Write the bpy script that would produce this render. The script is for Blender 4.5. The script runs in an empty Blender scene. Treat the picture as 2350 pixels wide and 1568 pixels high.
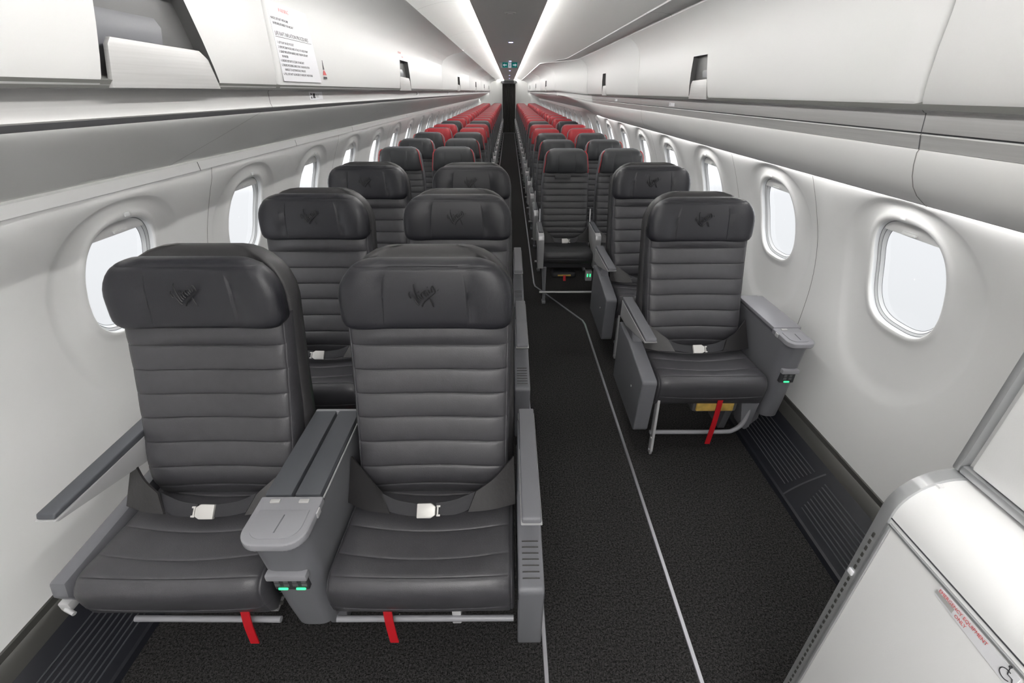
import bpy, bmesh, math, random
from mathutils import Vector, Matrix
random.seed(4)
S = bpy.context.scene
COL = S.collection
PI = math.pi

# ------------------------------------------------------------------ camera
cam = bpy.data.cameras.new('camera')
cam.sensor_width = 36.0
cam.lens = 1044.0 / 2350.0 * 36.0
cam.clip_start = 0.02
cam.clip_end = 200
camo = bpy.data.objects.new('camera', cam)
camo.location = (0, 0, 1.6)
camo.rotation_euler = (math.radians(90 - 28.80), 0, -math.radians(0.337))
COL.objects.link(camo)
S.camera = camo

# ------------------------------------------------------------------ world: bright overcast sky, duller apron below the horizon
W = bpy.data.worlds.new('world'); S.world = W; W.use_nodes = True
nt = W.node_tree; nt.nodes.clear()
wo = nt.nodes.new('ShaderNodeOutputWorld'); bg = nt.nodes.new('ShaderNodeBackground')
tc = nt.nodes.new('ShaderNodeTexCoord'); sp = nt.nodes.new('ShaderNodeSeparateXYZ')
rp = nt.nodes.new('ShaderNodeValToRGB')
mp = nt.nodes.new('ShaderNodeMapRange')
nt.links.new(tc.outputs['Generated'], sp.inputs[0])
nt.links.new(sp.outputs['Z'], mp.inputs['Value'])
mp.inputs['From Min'].default_value = -0.5; mp.inputs['From Max'].default_value = 0.3
nt.links.new(mp.outputs[0], rp.inputs[0])
rp.color_ramp.elements[0].position = 0.0; rp.color_ramp.elements[0].color = (0.78, 0.79, 0.80, 1)
rp.color_ramp.elements[1].position = 0.66; rp.color_ramp.elements[1].color = (3.2, 3.25, 3.3, 1)
e = rp.color_ramp.elements.new(0.42); e.color = (0.92, 0.93, 0.95, 1)
nt.links.new(rp.outputs[0], bg.inputs[0]); bg.inputs[1].default_value = 1.0
nt.links.new(bg.outputs[0], wo.inputs[0])

# ------------------------------------------------------------------ view
S.view_settings.view_transform = 'Standard'
S.view_settings.look = 'None'
S.view_settings.exposure = 0.10
S.view_settings.gamma = 1.0
S.view_settings.use_curve_mapping = False
STRIP = 88.0      # strength of the cove light strips
FILL = 10.0  # strength of the fill lamp added out of view behind the camera
WASH = 26.0     # strength of the side wall wash strips


# ------------------------------------------------------------------ materials
def mat(name, col, rough=0.5, metal=0.0, spec=0.5, bump=0.0, bscale=300, var=0.0, vscale=40, emit=None, es=0.0, coat=0.0, stretch=None, detail=2):
    m = bpy.data.materials.new(name); m.use_nodes = True
    n = m.node_tree; b = n.nodes['Principled BSDF']
    b.inputs['Base Color'].default_value = (*col, 1)
    b.inputs['Roughness'].default_value = rough
    b.inputs['Metallic'].default_value = metal
    b.inputs['Specular IOR Level'].default_value = spec
    b.inputs['Coat Weight'].default_value = coat
    if emit:
        b.inputs['Emission Color'].default_value = (*emit, 1)
        b.inputs['Emission Strength'].default_value = es
    if bump or var:
        tx = n.nodes.new('ShaderNodeTexCoord'); src = tx.outputs['Object']
        if stretch:
            mpp = n.nodes.new('ShaderNodeMapping'); mpp.inputs['Scale'].default_value = stretch
            n.links.new(src, mpp.inputs[0]); src = mpp.outputs[0]
    if bump:
        no = n.nodes.new('ShaderNodeTexNoise'); no.inputs['Scale'].default_value = bscale
        no.inputs['Detail'].default_value = detail
        bu = n.nodes.new('ShaderNodeBump'); bu.inputs['Strength'].default_value = bump
        bu.inputs['Distance'].default_value = 0.002
        n.links.new(src, no.inputs['Vector']); n.links.new(no.outputs['Fac'], bu.inputs['Height'])
        n.links.new(bu.outputs[0], b.inputs['Normal'])
    if var:
        nv = n.nodes.new('ShaderNodeTexNoise'); nv.inputs['Scale'].default_value = vscale
        nv.inputs['Detail'].default_value = 4
        cr = n.nodes.new('ShaderNodeValToRGB')
        cr.color_ramp.elements[0].position = 0.3; cr.color_ramp.elements[1].position = 0.7
        cr.color_ramp.elements[0].color = (*[max(0, c * (1 - var)) for c in col], 1)
        cr.color_ramp.elements[1].color = (*[min(1, c * (1 + var)) for c in col], 1)
        n.links.new(src, nv.inputs['Vector']); n.links.new(nv.outputs['Fac'], cr.inputs[0])
        n.links.new(cr.outputs[0], b.inputs['Base Color'])
    return m

M = {}
M['panel'] = mat('white wall panel', (.90, .90, .895), .42, spec=.35, bump=.03, bscale=900)
M['door'] = mat('bin door plastic', (.745, .743, .737), .38, spec=.35, bump=.02, bscale=900)
M['cove'] = mat('ceiling cove panel', (.66, .66, .648), .45, spec=.3)
M['ceil'] = mat('grey aisle ceiling panel', (.86, .855, .84), .5, spec=.3)
M['psu'] = mat('warm grey service panel', (.90, .90, .88), .45, spec=.3, bump=.02, bscale=900)
M['brush'] = mat('brushed aluminium', (.56, .555, .55), .42, .25, var=.06, vscale=3, stretch=(1, 1, 60))
M['brush2'] = mat('brushed light aluminium', (.58, .575, .57), .40, .3, var=.05, vscale=3, stretch=(1, 1, 60))
M['dark'] = mat('dark recess', (.10, .10, .105), .5)
M['latchdark'] = mat('latch recess grey', (.11, .11, .11), .4, .1)
M['seam'] = mat('shadow gap', (.22, .22, .21), .7)
M['groove'] = mat('black groove', (.03, .03, .035), .7)
M['reveal'] = mat('window reveal', (.72, .73, .74), .4)
M['gasket'] = mat('window gasket', (.12, .13, .14), .5)
M['leather'] = mat('charcoal leather', (.052, .051, .057), .38, spec=.5, bump=.18, bscale=420, var=.06, vscale=30)
M['leatherh'] = mat('blue black leather', (.018, .018, .023), .38, spec=.5, bump=.18, bscale=420)
M['leathers'] = mat('shell leather', (.034, .033, .035), .42, spec=.5, bump=.15, bscale=420)
M['logo'] = mat('recess-shaded logo leather', (.010, .010, .012), .5)  # near-black colour stands in for the shade inside the pressed strokes
M['eleather'] = mat('economy grey leather', (.052, .052, .056), .42, spec=.45, bump=.15, bscale=420)
M['eleatherh'] = mat('economy headrest leather', (.040, .042, .046), .42, spec=.45, bump=.15, bscale=420)
M['red'] = mat('red leather', (.42, .035, .045), .42, spec=.45, bump=.15, bscale=420)
M['piping'] = mat('red piping', (.55, .05, .06), .5)
M['plas'] = mat('slate plastic', (.145, .147, .162), .42, spec=.45, bump=.06, bscale=700)
M['plasl'] = mat('light slate plastic', (.27, .27, .29), .36, spec=.45)
M['pad'] = mat('armrest pad', (.066, .070, .080), .5, bump=.1, bscale=600)
M['silver'] = mat('silver paint', (.62, .62, .63), .35, .35)
M['chrome'] = mat('buckle steel', (.60, .59, .57), .42, .25)
M['web'] = mat('belt webbing', (.018, .018, .022), .65, bump=.3, bscale=900)
M['flap'] = mat('belt cover leather', (.022, .021, .022), .42, bump=.3, bscale=60)
M['redst'] = mat('red strap', (.38, .0, .006), .6, bump=.2, bscale=400)
M['yellow'] = mat('yellow pouch', (.60, .40, .10), .5, bump=.6, bscale=30, var=.35, vscale=18)
M['green'] = mat('green led', (.02, .5, .15), .4, emit=(.05, 1, .3), es=1.6)
M['steel'] = mat('track aluminium', (.62, .62, .66), .32, .8)
M['rail'] = mat('dado rail', (.075, .074, .07), .36, .3)
M['vent'] = mat('black grille plastic', (.012, .013, .018), .42)
M['slat'] = mat('grille slat', (.09, .092, .10), .3, .2)
M['cab'] = mat('cabinet laminate', (.84, .84, .84), .22, spec=.5, bump=.05, bscale=500, coat=.2)
M['cabe'] = mat('cabinet aluminium edging', (.50, .51, .52), .3, .6)
M['curtain'] = mat('dark curtain', (.05, .048, .045), .8, bump=.2, bscale=200)
M['textk'] = mat('black ink', (.03, .03, .035), .6)
M['textr'] = mat('red ink', (.65, .12, .12), .6)
M['paper'] = mat('white label', (.80, .80, .83), .45)
M['blue'] = mat('blue night light', (.7, .7, 1), .4, emit=(.45, .45, 1), es=6.0)
M['lamp'] = mat('cove light strip', (1, 1, .98), .4, emit=(1, .985, .96), es=STRIP)
M['wash'] = mat('wall wash strip', (1, 1, 1), .4, emit=(1, .985, .965), es=WASH)
M['vest'] = mat('unseen fill lamp', (1, 1, 1), .4, emit=(1, .985, .96), es=FILL)
M['exitg'] = mat('exit sign green', (.0, .16, .14), .4, emit=(0, .25, .22), es=.25)
M['exitw'] = mat('exit sign white', (.8, .85, .9), .4, emit=(.8, .9, 1), es=.35)

def carpet():
    m = bpy.data.materials.new('charcoal carpet'); m.use_nodes = True
    n = m.node_tree; b = n.nodes['Principled BSDF']; b.inputs['Roughness'].default_value = .95
    b.inputs['Specular IOR Level'].default_value = .15
    tx = n.nodes.new('ShaderNodeTexCoord')
    no = n.nodes.new('ShaderNodeTexNoise'); no.inputs['Scale'].default_value = 260; no.inputs['Detail'].default_value = 3
    n2 = n.nodes.new('ShaderNodeTexNoise'); n2.inputs['Scale'].default_value = 130; n2.inputs['Detail'].default_value = 2
    cr = n.nodes.new('ShaderNodeValToRGB')
    cr.color_ramp.elements[0].position = .38; cr.color_ramp.elements[0].color = (.006, .006, .006, 1)
    cr.color_ramp.elements[1].position = .68; cr.color_ramp.elements[1].color = (.058, .055, .055, 1)
    ad = n.nodes.new('ShaderNodeMath'); ad.operation = 'MULTIPLY_ADD'; ad.inputs[1].default_value = .5
    ml = n.nodes.new('ShaderNodeMath'); ml.operation = 'MULTIPLY'; ml.inputs[1].default_value = .5
    n.links.new(tx.outputs['Object'], no.inputs['Vector']); n.links.new(tx.outputs['Object'], n2.inputs['Vector'])
    n.links.new(n2.outputs['Fac'], ml.inputs[0]); n.links.new(no.outputs['Fac'], ad.inputs[0]); n.links.new(ml.outputs[0], ad.inputs[2])
    n.links.new(ad.outputs[0], cr.inputs[0]); n.links.new(cr.outputs[0], b.inputs['Base Color'])
    bu = n.nodes.new('ShaderNodeBump'); bu.inputs['Strength'].default_value = .8; bu.inputs['Distance'].default_value = .004
    n.links.new(no.outputs['Fac'], bu.inputs['Height']); n.links.new(bu.outputs[0], b.inputs['Normal'])
    return m
M['carpet'] = carpet()

def glass():
    m = bpy.data.materials.new('window glass'); m.use_nodes = True
    n = m.node_tree; n.nodes.clear()
    o = n.nodes.new('ShaderNodeOutputMaterial'); t = n.nodes.new('ShaderNodeBsdfTransparent')
    g = n.nodes.new('ShaderNodeBsdfGlossy'); g.inputs['Roughness'].default_value = .05
    x = n.nodes.new('ShaderNodeMixShader'); x.inputs[0].default_value = .06
    t.inputs[0].default_value = (.96, .97, .98, 1)
    n.links.new(t.outputs[0], x.inputs[1]); n.links.new(g.outputs[0], x.inputs[2]); n.links.new(x.outputs[0], o.inputs[0])
    return m
M['glass'] = glass()

# ------------------------------------------------------------------ mesh helpers
def link(o, parent=None):
    COL.objects.link(o)
    if parent: o.parent = parent
    return o
def obj(name, bm, m, parent=None, smooth=True, ang=40, label=None):
    me = bpy.data.meshes.new(name)
    bmesh.ops.recalc_face_normals(bm, faces=bm.faces[:])
    bm.to_mesh(me); bm.free()
    for k in (m if isinstance(m, (list, tuple)) else [m]): me.materials.append(M[k])
    if smooth:
        me.shade_smooth(); me.set_sharp_from_angle(angle=math.radians(ang))
    o = link(bpy.data.objects.new(name, me), parent)
    if label: o['label'] = label
    return o
def empty(name, loc, label, cat, group=None):
    o = bpy.data.objects.new(name, None); o.location = loc; o.empty_display_size = .1
    COL.objects.link(o); return tag(o, label, cat, group)
def tag(o, label, cat, group=None, kind=None):
    if label: o['label'] = label
    if cat: o['category'] = cat
    if group: o['group'] = group
    if kind: o['kind'] = kind
    return o
def struct(o): o['kind'] = 'structure'; return o

def box(bm, c, s, rot=None, bev=0.0, seg=2):
    r = bmesh.ops.create_cube(bm, size=1)
    vs = r['verts']
    bmesh.ops.scale(bm, vec=s, verts=vs)
    if bev > 0:
        es = list({e for v in vs for e in v.link_edges})
        q = bmesh.ops.bevel(bm, geom=es, offset=min(bev, min(s) * .49), segments=seg, affect='EDGES', profile=.6)
        vs = list({v for f in q['faces'] for v in f.verts} | {v for v in vs if v.is_valid})
    if rot: bmesh.ops.rotate(bm, cent=(0, 0, 0), matrix=Matrix.Rotation(rot[1], 3, rot[0]), verts=vs)
    bmesh.ops.translate(bm, vec=c, verts=vs)
    return vs
def prism(bm, poly, a, b, axis='x', bev=0.0, seg=2, mi=0):
    # poly: list of 2-d points in the plane across axis
    def P(t, p):
        return {'x': (t, p[0], p[1]), 'y': (p[0], t, p[1]), 'z': (p[0], p[1], t)}[axis]
    A = [bm.verts.new(P(a, p)) for p in poly]; B = [bm.verts.new(P(b, p)) for p in poly]
    n = len(poly); fs = [bm.faces.new(A[::-1]), bm.faces.new(B)]
    for i in range(n): fs.append(bm.faces.new((A[i], A[(i + 1) % n], B[(i + 1) % n], B[i])))
    for f in fs: f.material_index = mi
    if bev:
        es = list({e for f in fs for e in f.edges})
        bmesh.ops.recalc_face_normals(bm, faces=fs)
        bmesh.ops.bevel(bm, geom=es, offset=bev, segments=seg, affect='EDGES', profile=.6)
def cat(pts, n):
    pts = [Vector(p) for p in pts]
    if len(pts) < 3: return [pts[0].lerp(pts[-1], i / (n - 1)) for i in range(n)]
    out = []
    for i in range(n):
        t = i / (n - 1) * (len(pts) - 1); k = min(int(t), len(pts) - 2); f = t - k
        p0 = pts[max(k - 1, 0)]; p1 = pts[k]; p2 = pts[k + 1]; p3 = pts[min(k + 2, len(pts) - 1)]
        out.append(.5 * ((2 * p1) + (p2 - p0) * f + (2 * p0 - 5 * p1 + 4 * p2 - p3) * f * f + (3 * p1 - p0 - 3 * p2 + p3) * f ** 3))
    return out
def tube(bm, pts, r, seg=10, n=None):
    pts = cat(pts, n) if n else [Vector(p) for p in pts]
    rings = []; up = Vector((0.13, .21, 1)).normalized()
    for i, p in enumerate(pts):
        d = (pts[min(i + 1, len(pts) - 1)] - pts[max(i - 1, 0)]).normalized()
        a = d.cross(up)
        if a.length < 1e-3: a = d.cross(Vector((1, 0, 0)))
        a.normalize(); b = d.cross(a)
        rr = r[i * (len(r) - 1) // max(1, len(pts) - 1)] if isinstance(r, (list, tuple)) else r
        rings.append([bm.verts.new(p + (a * math.cos(k * 2 * PI / seg) + b * math.sin(k * 2 * PI / seg)) * rr) for k in range(seg)])
    for i in range(len(rings) - 1):
        for k in range(seg):
            bm.faces.new((rings[i][k], rings[i][(k + 1) % seg], rings[i + 1][(k + 1) % seg], rings[i + 1][k]))
    bm.faces.new(rings[0][::-1]); bm.faces.new(rings[-1])
def grid(bm, rows, skip=None, mi=0, close=False):
    V = [[bm.verts.new(p) for p in r] for r in rows]
    for i in range(len(V) - 1):
        m = len(V[i])
        for j in range(m if close else m - 1):
            if skip and skip(i, j): continue
            f = bm.faces.new((V[i][j], V[i][(j + 1) % m], V[i + 1][(j + 1) % m], V[i + 1][j])); f.material_index = mi
    return V
def ribbon(bm, top, bot, th=.004, n=14, m=3):
    T = cat(top, n); B = cat(bot, n)
    rows = []
    for i in range(n):
        rows.append([T[i].lerp(B[i], j / m) for j in range(m + 1)])
    fr = grid(bm, rows)
    bk = []
    for i in range(n):
        d = (T[i] - B[i]); t = T[min(i + 1, n - 1)] - T[max(i - 1, 0)]
        nn = d.cross(t)
        nn = nn.normalized() * th if nn.length > 1e-9 else Vector((0, th, 0))
        bk.append([bm.verts.new(v.co + nn) for v in fr[i]])
    for i in range(n - 1):
        for j in range(m): bm.faces.new((bk[i][j], bk[i + 1][j], bk[i + 1][j + 1], bk[i][j + 1]))
        for j in (0, m): bm.faces.new((fr[i][j], fr[i + 1][j], bk[i + 1][j], bk[i][j]))
    for i in (0, n - 1):
        for j in range(m): bm.faces.new((fr[i][j], fr[i][j + 1], bk[i][j + 1], bk[i][j]))
def text(s, size, mtx, m, parent, name='lettering', ext=.0001, align='LEFT', sx=1.0):
    c = bpy.data.curves.new('t', 'FONT'); c.body = s; c.size = size; c.extrude = ext; c.align_x = align
    c.resolution_u = 2
    t = bpy.data.objects.new('t', c); COL.objects.link(t)
    dg = bpy.context.evaluated_depsgraph_get(); dg.update()
    me = bpy.data.meshes.new_from_object(t.evaluated_get(dg))
    bpy.data.objects.remove(t); bpy.data.curves.remove(c)
    me.name = name
    me.transform(mtx @ Matrix.Diagonal((sx, 1, 1, 1))); me.materials.clear(); me.materials.append(M[m])
    return link(bpy.data.objects.new(name, me), parent)
def frame_m(o, X, Y):
    X = Vector(X).normalized(); Y = Vector(Y).normalized(); Z = X.cross(Y)
    return Matrix(((X.x, Y.x, Z.x, o[0]), (X.y, Y.y, Z.y, o[1]), (X.z, Y.z, Z.z, o[2]), (0, 0, 0, 1)))
def us(n):   # clustered samples -1..1
    return [math.sin(PI / 2 * (2 * i / (n - 1) - 1)) for i in range(n)]
def seamed(vs, seams=(), fine=(.0, .12, .35, .65, .88)):
    return vs

def pad(bm, F, B, vs, w, nu=19, ex=5.0, ev=None, dep=None, mi=0, ulist=None, warp=None):
    """closed cushion: F(v) front line, B(v) back line (y,z); w(v) half width; ex edge roundness; dep(u,v) extra pull along front->back"""
    U = ulist or us(nu)
    fr = []; bk = []
    for v in vs:
        f = Vector(F(v)); b = Vector(B(v)); e2 = ev(v) if ev else 1.0
        a = []; c = []
        for u in U:
            e = max(0.0, 1 - abs(u) ** ex) ** (1 / ex * 1.6) * e2
            p = b.lerp(f, .12 + .88 * e)
            if dep:
                d = (b - f); L = d.length or 1
                p = p + d / L * dep(u, v)
            if warp: p = p + Vector(warp(u, v))
            a.append((w(v) * u, p.x, p.y)); c.append((w(v) * u * .97, b.x, b.y))
        fr.append(a); bk.append(c)
    A = grid(bm, fr, mi=mi); C = grid(bm, bk, mi=mi)
    n = len(vs); m = len(U)
    for i in range(n - 1):
        for j in (0, m - 1):
            f = bm.faces.new((A[i][j], A[i + 1][j], C[i + 1][j], C[i][j])); f.material_index = mi
    for i in (0, n - 1):
        for j in range(m - 1):
            f = bm.faces.new((A[i][j], A[i][j + 1], C[i][j + 1], C[i][j])); f.material_index = mi
def chan(seams, v):  # 0 in a seam, 1 on the crest
    for a, b in zip(seams[:-1], seams[1:]):
        if a <= v <= b:
            t = (v - a) / (b - a); return max(0, math.sin(PI * t)) ** .42
    return 0
def chan_vs(seams, fr=(0, .03, .10, .25, .5, .75, .90, .97)):
    out = []
    for a, b in zip(seams[:-1], seams[1:]): out += [a + (b - a) * t for t in fr]
    return out + [seams[-1]]
def lin(tab):
    def f(v):
        if v <= tab[0][0]: return tab[0][1]
        for (a, p), (b, q) in zip(tab[:-1], tab[1:]):
            if v <= b:
                t = (v - a) / (b - a)
                return tuple(x + (y - x) * t for x, y in zip(p, q)) if isinstance(p, tuple) else p + (q - p) * t
        return tab[-1][1]
    return f
def smooth_lin(tab):
    K = [a for a, _ in tab]; P = [p if isinstance(p, tuple) else (p,) for _, p in tab]
    def f(v):
        v = min(max(v, K[0]), K[-1]); k = 0
        while k < len(K) - 2 and v > K[k + 1]: k += 1
        t = (v - K[k]) / (K[k + 1] - K[k])
        def g(i):
            i0 = max(i - 1, 0); i1 = min(i + 1, len(K) - 1)
            return [(b - a) / (K[i1] - K[i0]) * (K[k + 1] - K[k]) for a, b in zip(P[i0], P[i1])]
        m0 = g(k); m1 = g(k + 1); h = t * t * (3 - 2 * t)
        r = tuple((2*t**3-3*t*t+1)*a + (t**3-2*t*t+t)*p + (-2*t**3+3*t*t)*b + (t**3-t*t)*q for a, b, p, q in zip(P[k], P[k + 1], m0, m1))
        return r if len(r) > 1 else r[0]
    return f

# ================================================================== SETTING
Y0, Y1 = -1.6, 21.9
ZW = 1.02                        # window centre height
wallx = smooth_lin([(.25, 1.400), (.40, 1.415), (.563, 1.424), (.675, 1.427), (.788, 1.425), (.895, 1.413), (1.018, 1.386), (1.115, 1.352), (1.208, 1.314), (1.30, 1.272)])
WIN = {1: [1.50 + .862 * k for k in range(24)], -1: [1.565 + .862 * k for k in range(24)]}
ZT = {1: 1.291, -1: 1.318}

bm = bmesh.new()
prism(bm, [(-1.5, -.06), (1.5, -.06), (1.5, 0), (-1.5, 0)], Y0, Y1 + .5, 'y')
struct(obj('floor', bm, 'carpet', smooth=False))

# walls with window openings
def sup(a, bu, bd, th, n=3.0):
    c, s = math.cos(th), math.sin(th)
    return (a * math.copysign(abs(c) ** (2 / n), c), (bu if s > 0 else bd) * math.copysign(abs(s) ** (2 / n), s))
RINGS = [(.166, .196, .196, .010, 2.9), (.1685, .1985, .1985, .0035, 2.9), (.174, .204, .204, .0015, 2.8), (.184, .214, .214, .0025, 2.7), (.193, .223, .223, .006, 2.6), (.205, .234, .245, .0095, 2.5),
         (.240, .246, .33, .012, 2.4), (.275, .252, .41, .0125, 2.3), (.296, .258, .445, .010, 2.3), (.312, .264, .47, .003, 2.3), (.325, .268, .49, 0, 2.3)]
K = 96
def wall(side, name):
    bm = bmesh.new(); zt = ZT[side]; zb = .25; hb = .431
    def X(z, off=0): return side * (wallx(z) + off)
    for yc in WIN[side]:
        rows = []
        for (a, bu, bd, off, n) in RINGS:
            r = []
            for k in range(K):
                th = 2 * PI * (k + .5) / K
                dy, dz = sup(a, bu, bd, th, n)
                r.append((X(ZW + dz, off), yc + dy, ZW + dz))
            rows.append(r)
        r = []
        for k in range(K):
            th = 2 * PI * (k + .5) / K
            dy, dz = sup(.325, .268, .49, th, 2.3)
            up, dn = zt - ZW, ZW - zb
            q = min(hb / abs(dy) if dy else 9, (up / dz) if dz > 0 else (dn / -dz if dz < 0 else 9))
            # snap the four corners
            r.append([yc + dy * q, ZW + dz * q])
        for cy in (-hb, hb):
            for cz in (zt - ZW, zb - ZW):
                i = min(range(K), key=lambda k: (r[k][0] - yc - cy) ** 2 + (r[k][1] - ZW - cz) ** 2)
                r[i] = [yc + cy, ZW + cz]
        rows.append([(X(z), y, z) for y, z in r])
        grid(bm, rows, close=True)
    ya = WIN[side][0] - hb; yb = WIN[side][-1] + hb
    zs = [zb + (zt - zb) * i / 24 for i in range(25)]
    grid(bm, [[(X(z), y, z) for z in zs] for y in (Y0, ya)])
    if yb < Y1: grid(bm, [[(X(z), y, z) for z in zs] for y in (yb, Y1)])
    for ys in SEAMS[side]:
        grid(bm, [[(X(z, -.0035), y, z) for z in zs] for y in (ys - .0016, ys + .0016)], mi=1)
    bmesh.ops.remove_doubles(bm, verts=bm.verts[:], dist=.00005)
    for yk in [WIN[side][0] - hb] + [y + hb for y in WIN[side]]:      # unseen backing strips added to block light leaking through the joints
        grid(bm, [[(X(z, .006), y, z) for z in zs] for y in (yk - .02, yk + .02)])
    struct(obj(name, bm, ['panel', 'seam'], ang=50))
SEAMS = {1: [WIN[1][0] + .5 + .0, WIN[1][1] + .431] + [WIN[1][1] + .431 + 1.724 * k for k in range(1, 11)],
         -1: [WIN[-1][0] + .5] + [WIN[-1][0] + .431 + 1.724 * k for k in range(1, 11)]}
wall(1, 'wall_right'); wall(-1, 'wall_left')

# windows: reveal, pane and shade
def window_meshes(side):
    def X(z, off): return side * (wallx(ZW + z) + off)
    bm = bmesh.new()
    def ring(a, b, off, n=2.9):
        return [(X(sup(a, b, b, 2 * PI * (k + .5) / K, n)[1], off), sup(a, b, b, 2 * PI * (k + .5) / K, n)[0], ZW + sup(a, b, b, 2 * PI * (k + .5) / K, n)[1]) for k in range(K)]
    R = [ring(.1665, .1965, .009), ring(.165, .195, .024)]
    grid(bm, R, close=True)
    grid(bm, [R[1], ring(.1632, .1932, .0243)], close=True, mi=1)
    grid(bm, [ring(.1632, .1932, .0243), ring(.155, .185, .028)], close=True)
    grid(bm, [ring(.155, .185, .028), ring(.1532, .1832, .0283)], close=True, mi=1)
    grid(bm, [ring(.1532, .1832, .0283), ring(.146, .176, .039)], close=True)
    grid(bm, [ring(.146, .176, .039), ring(.1445, .1745, .0395)], close=True, mi=1)
    f = bm
    g = bmesh.new()
    rg = ring(.1465, .1765, .0400)
    rows = [[(X((p[2] - ZW) * s, .0400), p[1] * s, ZW + (p[2] - ZW) * s) for p in rg] for s in (1, .75, .5, .25, .02)]
    grid(g, rows, close=True)
    h = bmesh.new()   # raised sliding shade, its lower lip and tab show at the top of the opening
    pts = [(X(.155 + .030 * t, .020 + .004 * t), y, ZW + .155 + .030 * t) for t in (0, 1) for y in ()]
    ys = [-.118 + .236 * i / 16 for i in range(17)]
    def top(y): return .1925 * (1 - (abs(y) / .1630) ** 2.9) ** (1 / 2.9)
    lo = [.150 + .012 * (1 - (y / .118) ** 2) * 0 for y in ys]
    rows = []
    for zf, off in ((1, .0235), (.5, .020), (0, .018), (0, .023)):
        rows.append([(X(l + (top(y) - .001 - l) * zf, off), y, ZW + l + (top(y) - .001 - l) * zf) for y, l in zip(ys, lo)])
    grid(h, rows)
    box(h, (X(.160, .014), 0, ZW + .160), (.008, .06, .010), bev=.003)
    t = bmesh.new()   # small tab above the bezel
    box(t, (X(.216, -.007), 0, ZW + .216), (.005, .022, .014), bev=.002)
    return f, g, h, t
wi = 1
for side in (-1, 1):
    proto = None
    for yc in WIN[side]:
        nm = 'window_%d' % wi; wi += 1
        if proto is None:
            f, g, h, t = window_meshes(side)
            o = struct(obj(nm, f, ['reveal', 'gasket'], ang=35)); o.location = (0, yc, 0)
            obj('window_pane', g, 'glass', o); obj('window_shade', h, 'panel', o); obj('shade_tab', t, 'reveal', o)
            proto = o
        else:
            o = proto.copy(); o.name = nm; COL.objects.link(o); o.location = (0, yc, 0)
            for ch in list(proto.children):
                c = ch.copy(); COL.objects.link(c); c.parent = o

# ceiling: grey centre panel, cove panels, closed outer shell
bm = bmesh.new()
grid(bm, [[(x, y, 2.022) for x in (-.205, 0, .205)] for y in (Y0, Y1)], mi=0)
SK = [(1.272, 1.300), (1.52, 1.33), (1.52, 1.9), (1.2, 2.3), (0, 2.45)]
sk = [(x, z) for x, z in SK] + [(-x, z) for x, z in SK[::-1][1:]]
sk[0] = (1.275, 1.291); sk[-1] = (-1.262, 1.318)
grid(bm, [[(x, y, z) for x, z in sk] for y in (Y0, Y1 + .5)], mi=1)
for s in (1, -1):
    grid(bm, [[(s * x, y, z) for x, z in ((1.400, .25), (1.52, .2), (1.52, -.05))] for y in (Y0, Y1 + .5)], mi=1)
struct(obj('ceiling', bm, ['ceil', 'panel'], ang=30))
COVE = smooth_lin([(0, (.207, 2.0395)), (.15, (.222, 2.048)), (.35, (.27, 2.062)), (.6, (.37, 2.064)), (.85, (.48, 2.042)), (1, (.545, 2.022))])
COVER = smooth_lin([(0, (.207, 2.0395)), (.08, (.222, 2.048)), (.2, (.28, 2.066)), (.45, (.45, 2.072)), (.75, (.66, 2.048)), (1, (.82, 2.012))])
YA, YB = 7.35, 9.0      # end of the shallow bins on the right, start of the deep ones
def blend(P, Q, y, ya=YA, yb=YB):
    t = min(max((y - ya) / (yb - ya), 0), 1); t = t * t * (3 - 2 * t)
    return tuple(a + (b - a) * t for a, b in zip(P, Q))
vs = [i / 20 for i in range(21)]
bm = bmesh.new(); grid(bm, [[(-COVE(v)[0], y, COVE(v)[1]) for v in vs] for y in (Y0, Y1)])
for y in [1.75 + 1.55 * k for k in range(14)]:
    grid(bm, [[(-COVE(v)[0], yy, COVE(v)[1] - .0008) for v in vs] for yy in (y - .0015, y + .0015)], mi=1)
struct(obj('trim_1', bm, ['cove', 'seam']))
ybl = [Y0] + [YA + (YB - YA) * i / 14 for i in range(15)] + [Y1]
bm = bmesh.new(); grid(bm, [[(p[0], y, p[1]) for p in [blend(COVER(v), COVE(v), y) for v in vs]] for y in ybl])
struct(obj('trim_2', bm, 'cove', ang=60))
# light strips along both edges of the centre panel
for s, nm in ((-1, 'left'), (1, 'right')):
    t = empty('cove_light', (0, 0, 0), 'long bright light strip along the %s edge of the grey aisle ceiling' % nm, 'light', 'cove light strips')
    bm = bmesh.new(); n = 46
    for i in range(n):
        y = Y0 + (Y1 - Y0) * i / n; y2 = Y0 + (Y1 - Y0) * (i + 1) / n
        q = [(s * .2065, 2.0235), (s * .2075, 2.0385)]
        grid(bm, [[(q[0][0], yy, q[0][1]), (q[1][0], yy, q[1][1])] for yy in (y, y2)])
    obj('diffuser', bm, 'lamp', t, smooth=False)
    bm = bmesh.new(); prism(bm, [(s * .196, 2.0205), (s * .2063, 2.0205), (s * .2063, 2.031), (s * .196, 2.031)], Y0, Y1, 'y')
    obj('mounting_rail', bm, 'ceil', t, smooth=False)
# unseen fill lamp behind the camera, added to brighten the cabin
t = empty('unseen_fill_lamp', (0, -.75, 2.0), 'flat white fill lamp added overhead behind the camera', 'lamp')
bm = bmesh.new(); box(bm, (0, 0, 0), (.9, 1.1, .012)); obj('lamp_panel', bm, 'vest', t, smooth=False)
bm = bmesh.new()
for sx in (-.46, .46): box(bm, (sx, 0, .0), (.02, 1.14, .02), bev=.003)
for sy in (-.56, .56): box(bm, (0, sy, .0), (.94, .02, .02), bev=.003)
obj('lamp_frame', bm, 'silver', t)

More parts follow.
